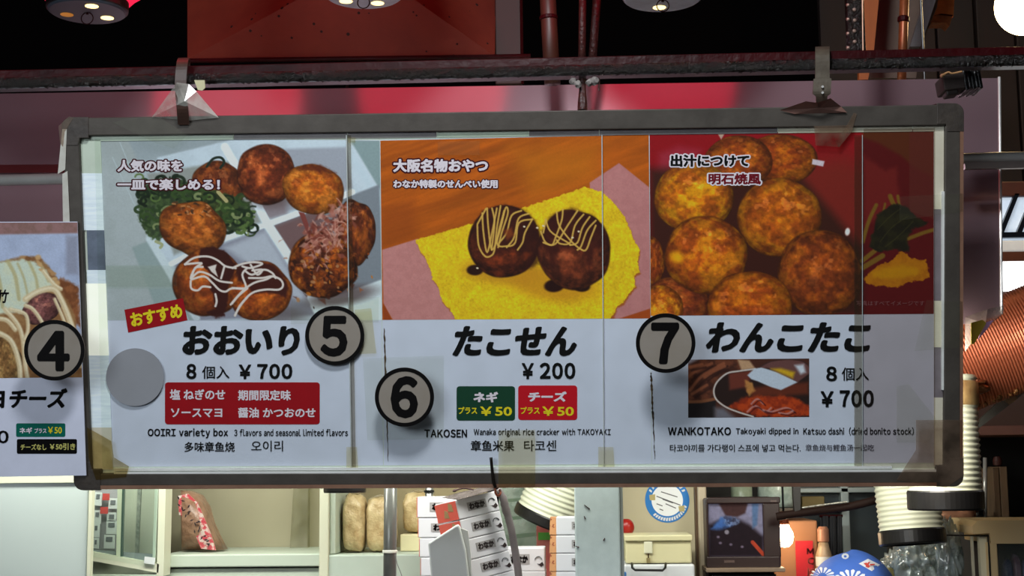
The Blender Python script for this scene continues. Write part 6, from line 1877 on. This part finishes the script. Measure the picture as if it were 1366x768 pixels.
# ------------------------------------------------------------------ plastic bags, display case, shelf at the right
M_pb = film_mat('clear_crumpled_bag', (0.90, 0.93, 0.92), 0.5, (0.88, 0.92, 0.91), 0.25, 0.12, noise=0.25)
blob('plastic_bag', PY(1226, 752, 3.78), (0.062, 0.035, 0.07), M_pb, 61, 0.6, 4.6, 5, 2.2)
tag(bpy.context.scene.objects['plastic_bag'], 'large crumpled clear plastic bag under the two hanging hoses', 'plastic bag')
tag(blob('plastic_bag', PY(1266, 742, 3.70), (0.032, 0.03, 0.085), M_pb, 67, 0.6, 4.8, 5, 2.2), 'smaller crumpled clear plastic bag beside the glass display case', 'plastic bag')
tag(blob('plastic_bag', PY(1196, 758, 4.0), (0.04, 0.035, 0.045), M_pb, 69, 0.5, 4.8, 5, 2.2), 'low clear plastic bag right behind the blue cap', 'plastic bag')
blob('orange_pouch', PY(1276, 683, 4.1), (0.055, 0.04, 0.028), mat('peach_pouch', (0.80, 0.58, 0.46), 0.3, noise=0.5, nscale=14, color2=(0.55, 0.38, 0.30)), 71, 0.3, 2.4, 4, 2.6)
tag(bpy.context.scene.objects['orange_pouch'], 'peach coloured plastic pouch beside the hose, above the bags', 'pouch')
box_u = pxbox(1236, 704, 1318, 900, 3.97, 0.3).build('grey_storage_box', mat('grey_storage_box', (0.40, 0.38, 0.36), 0.6, noise=0.4), None, bevel=0.005)
tag(box_u, 'grey storage box under the peach pouch', 'box')
blob_y = pxbox(1186, 758, 1262, 800, 3.86, 0.05).build('yellow_tray', mat('pale_yellow_tray', (0.72, 0.70, 0.46), 0.5, noise=0.3), None, bevel=0.004)
tag(blob_y, 'pale yellow tray in front of the plastic bags', 'tray')

dc = empty('display_case', PY(1340, 768, 3.62), 'small beige framed glass display case with purple packets inside', 'display case')
DYC = 3.6
M_be = mat('beige_case_frame', (0.84, 0.74, 0.56), 0.5, noise=0.2, nscale=5, color2=(0.76, 0.64, 0.46))
pxpoly([(1297, 702), (1304, 694), (1760, 692), (1760, 723), (1322, 725), (1320, 711), (1298, 712)], DYC, 0.24).build('lid', M_be, dc)
pxbox(1322, 723, 1335, 900, DYC, 0.03).build('front_post', M_be, dc, bevel=0.003)
pxbox(1300, 714, 1303, 900, DYC + 0.02, 0.01).build('side_edge', mat('pale_case_edge', (0.72, 0.70, 0.62), 0.4), dc)
pxbox(1311, 714, 1321, 900, DYC + 0.02, 0.02).build('front_post', mat('pale_case_post', (0.82, 0.80, 0.70), 0.4), dc)
pxbox(1322.5, 713, 1324, 900, DYC - 0.003, 0.004).build('dark_seal', M_black, dc)
MB().tube([PY(1257, 713.5, DYC + 0.01), PY(1322, 714.5, DYC + 0.01)], 0.0018, 8).build('top_seal', M_black, dc)
pxbox(1335, 724, 1760, 900, DYC + 0.004, 0.003).build('glass_pane', M_glass, dc)
pxbox(1300, 715, 1760, 900, DYC + 0.20, 0.01).build('case_back', mat('dim_case_back', (0.34, 0.29, 0.26), 0.6, noise=0.3), dc)
for i, (x0, x1, y0, col_, lab) in enumerate(((1338, 1350, 745, (0.20, 0.22, 0.42), 'navy blue packet in the display case'), (1350, 1362, 740, (0.50, 0.32, 0.40), 'mauve packet in the display case beside the navy one'), (1362, 1378, 747, (0.24, 0.22, 0.40), 'dark violet packet at the frame edge in the display case'))):
    a, b = PY(x0, y0, DYC + 0.09), PY(x1, y0, DYC + 0.09)
    z0 = PY(x0, 830, DYC + 0.09).z
    o = blob('sweet_packet', Vector(((a.x + b.x) / 2, DYC + 0.1, (a.z + z0) / 2)), ((b.x - a.x) / 2, 0.02, (a.z - z0) / 2), mat('packet_%d' % i, col_, 0.35, noise=0.7, nscale=30, color2=(0.62, 0.58, 0.66)), 80 + i, 0.1, 3, 3, 4)
    tag(o, lab, 'packet')

rk = empty('wall_shelf', PY(1340, 570, 4.1), 'pinkish brown wall shelf with a dark recess under it', 'shelf')
pxbox(1304, 565, 1760, 578, 4.05, 0.3).build('shelf_plank', mat('pinkish_shelf', (0.52, 0.36, 0.32), 0.5, noise=0.3), rk, bevel=0.003)
pxbox(1304, 500, 1760, 565, 4.3, 0.02).build('upper_panel', mat('brown_upper_panel', (0.36, 0.26, 0.22), 0.6, noise=0.3, nscale=3), rk)
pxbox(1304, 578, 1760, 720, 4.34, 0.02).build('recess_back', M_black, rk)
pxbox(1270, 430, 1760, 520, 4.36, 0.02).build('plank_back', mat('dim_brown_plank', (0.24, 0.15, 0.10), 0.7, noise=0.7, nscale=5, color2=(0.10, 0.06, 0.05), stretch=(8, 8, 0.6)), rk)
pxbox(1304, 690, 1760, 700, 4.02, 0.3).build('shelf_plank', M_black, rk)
cbk = empty('cutting_board', PY(1335, 690, 4.15), 'two pale wooden boards standing in the dark recess', 'cutting board')
pxbox(1326, 624, 1334, 690, 4.15, 0.12).build('board_plank', mat('pale_board_wood', (0.52, 0.42, 0.32), 0.6, noise=0.4, stretch=(8, 8, 1)), cbk, bevel=0.002)
pxbox(1335, 622, 1345, 690, 4.15, 0.12).build('board_plank', bpy.data.materials['pale_board_wood'], cbk, bevel=0.002)
rl = empty('rolling_pin', PY(1314, 690, 4.12), 'thin grey rod standing in the dark recess beside the boards', 'rod')
MB().tube([PY(1314, 692, 4.12), PY(1314, 610, 4.12)], 0.006, 12).build('rod_shaft', M_pipe, rl, smooth=True)
MB().lathe([(0, 0.0), (0.012, 0.004), (0.014, 0.015), (0.010, 0.028), (0, 0.03)], PY(1331, 622, 4.2), (0, 0, 1), 20).build('knob_finial', mat('dark_red_knob', (0.28, 0.14, 0.12), 0.5), rl)

# small things held by the board: hook on the lower rail
hkY = 0.004
ho = empty('wire_hook', bt(658, 640, 0.004), 'black wire hook clipped on the lower rail of the menu board', 'hook')
MB().tube([bt(655, 610, 0.003), bt(656.5, 626, 0.004), bt(658.5, 642, 0.006), bt(661, 650, 0.006)], 0.0032, 10, smooth=4).build('hook_shank', mat('black_hook_wire', (0.14, 0.12, 0.10), 0.3, metal=0.5), ho, smooth=True)
MB().tube([bt(660.5, 648, 0.006), bt(661, 657, 0.004), bt(664.5, 661, 0.0), bt(668, 657, -0.006), bt(666, 653, -0.01)], 0.0024, 10, smooth=5).build('hook_bend', mat('copper_hook_tip', (0.72, 0.40, 0.30), 0.3, metal=0.5), ho, smooth=True)

# plastic sleeve hanging at the fascia's lower corner
sl = empty('plastic_sleeve', ppt(1305, 432), 'crumpled clear sleeve hanging from the corner of the fascia', 'plastic sleeve')
q = [(1284, 424), (1312, 414), (1338, 408), (1334, 420), (1310, 440), (1290, 464), (1284, 470)]
P = [ppt(x, y) + Vector((0, -0.02 - 0.012 * math.sin(i * 2.1), 0)) for i, (x, y) in enumerate(q)]
c = sum(P, Vector()) / len(P) + Vector((0, -0.02, 0))
MB().add(P + [c], [(k, (k + 1) % 7, 7) for k in range(7)]).build('sleeve_film', film_mat('crumpled_sleeve', (0.9, 0.88, 0.86), 0.4, (0.72, 0.66, 0.62), 0.15, 0.2, noise=0.3), sl)
q = [(1286, 434), (1301, 430), (1306, 434), (1290, 462), (1286, 462)]
MB().prism(list(reversed([ppt(x, y) + Vector((0, -0.055, 0)) for x, y in q])), Vector((0, 0, 0)), Vector((0, 0.002, 0))).build('yellow_tag', mat('yellow_green_tag', (0.66, 0.60, 0.18), 0.5), sl)
q = [(1303, 434), (1316, 430), (1308, 442), (1296, 456)]
MB().prism(list(reversed([ppt(x, y) + Vector((0, -0.050, 0)) for x, y in q])), Vector((0, 0, 0)), Vector((0, 0.002, 0))).build('lilac_tag', mat('lilac_tag', (0.60, 0.46, 0.62), 0.5), sl)

# ------------------------------------------------------------------ the cook: only the cap shows
hc = PY(1138, 794, 3.78)
rh = 56 * scale_at(3.78)
M_skin = mat('skin', (0.80, 0.62, 0.50), 0.5, noise=0.2, nscale=12, color2=(0.72, 0.52, 0.42))
base_z = 0.0
skel = [((0, 0.10, -0.62), 0.125), ((0, 0.09, -0.45), 0.115), ((0, 0.05, -0.28), 0.125), ((0, 0.03, -0.17), 0.075), ((0, 0.01, -0.11), 0.05), ((0, -0.005, -0.02), 0.075), ((0, 0.0, 0.035), 0.072),
        ((-0.16, 0.05, -0.22), 0.05), ((-0.22, 0.0, -0.45), 0.042), ((-0.16, -0.22, -0.50), 0.033), ((-0.14, -0.30, -0.50), 0.028),
        ((0.16, 0.05, -0.22), 0.05), ((0.22, 0.0, -0.45), 0.042), ((0.16, -0.22, -0.50), 0.033), ((0.14, -0.30, -0.50), 0.028),
        ((-0.09, 0.06, -0.72), 0.085), ((-0.10, 0.02, -1.0), 0.06), ((-0.10, 0.06, -1.27), 0.042), ((0.09, 0.06, -0.72), 0.085), ((0.10, 0.02, -1.0), 0.06), ((0.10, 0.06, -1.27), 0.042)]
ed = [(0, 1), (1, 2), (2, 3), (3, 4), (4, 5), (5, 6), (2, 7), (7, 8), (8, 9), (9, 10), (2, 11), (11, 12), (12, 13), (13, 14), (0, 15), (15, 16), (16, 17), (0, 18), (18, 19), (19, 20)]
foot = hc.z - 0.05
skel = [((x, y, max(z, -foot) if z < -1.2 else z), r) for (x, y, z), r in skel]
for s in (-1, 1):                                # fingers and thumb, lightly curled
    wrist = 10 if s < 0 else 14
    bx_, by_, bz_ = skel[wrist][0]
    for kf, (dx, ln) in enumerate(((-0.027, 0.055), (-0.010, 0.068), (0.008, 0.064), (0.026, 0.050))):
        i0 = len(skel)
        skel += [((bx_ + dx * 0.8, by_ - 0.045, bz_), 0.011), ((bx_ + dx, by_ - 0.045 - ln * 0.6, bz_ - 0.006), 0.008), ((bx_ + dx, by_ - 0.045 - ln, bz_ - 0.022), 0.0075)]
        ed += [(wrist, i0), (i0, i0 + 1), (i0 + 1, i0 + 2)]
    i0 = len(skel)
    skel += [((bx_ - s * 0.030, by_ - 0.02, bz_ - 0.005), 0.011), ((bx_ - s * 0.045, by_ - 0.055, bz_ - 0.012), 0.009)]
    ed += [(wrist, i0), (i0, i0 + 1)]
me = bpy.data.meshes.new('cook_body')
me.from_pydata([tuple(hc + Vector((0, 0.02, -0.03)) + Vector(p)) for p, r in skel], ed, [])
cook = link('person', me, M_skin)
tag(cook, 'person in a blue patterned cloth cap standing low behind the counter', 'person')
sm_ = cook.modifiers.new('skin', 'SKIN')
for v, (p, r) in zip(me.skin_vertices[0].data, skel): v.radius = (r, r)
me.skin_vertices[0].data[0].use_root = True
sb = cook.modifiers.new('smooth', 'SUBSURF')
sb.levels = sb.render_levels = 2
mb = MB()                                        # face: eyes, nose, mouth, ears (below the frame)
fc = hc + Vector((0, -0.075, -0.055))
for s in (-1, 1):
    bm_ = MB().lathe([(0, 0.006), (0.009, 0.004), (0.012, 0)], fc + Vector((s * 0.03, 0.002, 0.012)), (0, -1, 0), 16)
    bm_.build('eye', mat('dark_eye', (0.08, 0.06, 0.05), 0.3) if s < 0 else bpy.data.materials['dark_eye'], cook)
    MB().lathe([(0, 0.012), (0.012, 0.010), (0.02, 0)], hc + Vector((s * 0.074, 0.0, -0.05)), (s, 0, 0), 16).build('ear', M_skin, cook, smooth=True)
MB().tube([fc + Vector((0, 0.004, 0.008)), fc + Vector((0, -0.014, -0.018)), fc + Vector((0, 0.002, -0.024))], [0.006, 0.011, 0.006], 10).build('nose', M_skin, cook, smooth=True)
MB().tube([fc + Vector((-0.022, 0.006, -0.045)), fc + Vector((0, -0.002, -0.047)), fc + Vector((0.022, 0.006, -0.045))], 0.004, 8).build('mouth', mat('lip', (0.66, 0.38, 0.34), 0.5), cook)
tors = MB().lathe([(0.16, -0.66), (0.165, -0.5), (0.18, -0.32), (0.17, -0.22), (0.09, -0.15), (0.065, -0.13)], hc + Vector((0, 0.07, -0.03)), (0, 0, 1), 32)
tors.build('shirt', mat('navy_shirt', (0.14, 0.17, 0.28), 0.7, noise=0.3), cook, smooth=True)
# the cap: gathered dome with a flat band, white flower prints and a label
M_capb = mat('blue_cap_cloth', (0.27, 0.44, 0.80), 0.7, noise=0.3, nscale=14, color2=(0.20, 0.35, 0.70), bump=0.06)
bm = bmesh.new()
bmesh.ops.create_uvsphere(bm, u_segments=48, v_segments=24, radius=1)
bmesh.ops.delete(bm, geom=[v for v in bm.verts if v.co.z < -0.25], context='VERTS')


def cap_r(d):
    a = math.atan2(d.y, d.x)
    return rh * (1 + 0.02 * math.sin(a * 5 + 1) * (1 - d.z) + 0.05 * max(0, d.z) ** 6 * math.cos(a - 0.4))


for v in bm.verts:
    v.co = v.co * cap_r(v.co)
    v.co.y *= 1.15
me = bpy.data.meshes.new('cloth_cap')
bm.to_mesh(me)
bm.free()
me.transform(Matrix.Translation(hc))
capo = link('cloth_cap', me, M_capb, cook, smooth=True)
capo['label'] = 'blue cloth cap with white flower prints'


def on_cap(px, py, lift=0.0012):
    """point of the cap's surface seen at the pixel"""
    d = Vector(rays(px, py)).normalized()
    o_ = Vector(CAMP)
    t = (hc - o_).dot(d) - rh
    best = None
    for k in range(240):
        p = o_ + d * (t - 0.03 + k * 0.001)
        q = p - hc
        q.y /= 1.15
        if q.length <= cap_r(q.normalized()) + lift:
            return p
    return p


def cap_patch(pts, m, name, lift):
    P = [on_cap(x, y, lift) for x, y in pts]
    c = on_cap(sum(p[0] for p in pts) / len(pts), sum(p[1] for p in pts) / len(pts), lift)
    n = len(P)
    MB().add(P + [c], [(k, (k + 1) % n, n) for k in range(n)]).build(name, m, capo)


M_capw = mat('white_cap_print', (0.88, 0.90, 0.94), 0.7)
for (cx, cy, rad, a0, a1, nn, lab) in ((1135, 776, 24, 200, 400, 9, 0), (1097, 768, 17, 150, 400, 10, 0)):
    for k in range(nn):
        a = a0 + (a1 - a0) * (k + 0.5) / nn
        da = (a1 - a0) / nn * 0.33
        q = []
        for rr_, aa in ((0.35, a - da * 0.5), (0.9, a - da), (1.0, a), (0.9, a + da), (0.35, a + da * 0.5)):
            q.append((cx + rad * rr_ * math.cos(R(aa)), cy + rad * rr_ * math.sin(R(aa)) * 0.72))
        cap_patch(q, M_capw, 'white_petal', 0.0012)
cap_patch([(1127.5 + 5 * math.cos(t * 0.7), 741.5 + 4 * math.sin(t * 0.7)) for t in range(9)], M_capw, 'white_button', 0.002)
cap_patch([(1127.5 + 2 * math.cos(t * 0.7), 741.8 + 1.6 * math.sin(t * 0.7)) for t in range(9)], M_capb, 'button_centre', 0.003)
cap_patch([(1145.5, 751.5), (1158, 745), (1174, 753), (1163, 761.5)], M_capw, 'white_tag', 0.0022)
M_capr = mat('red_tag_mark', (0.80, 0.28, 0.24), 0.6)
for q in ([(1152, 751), (1156, 750), (1161, 755), (1158, 757)], [(1158, 749.5), (1161, 749), (1157, 756), (1154.5, 755.5)], [(1160, 752), (1167, 751.5), (1167, 753), (1161, 754)]):
    cap_patch(q, M_capr, 'red_tag_mark', 0.0032)
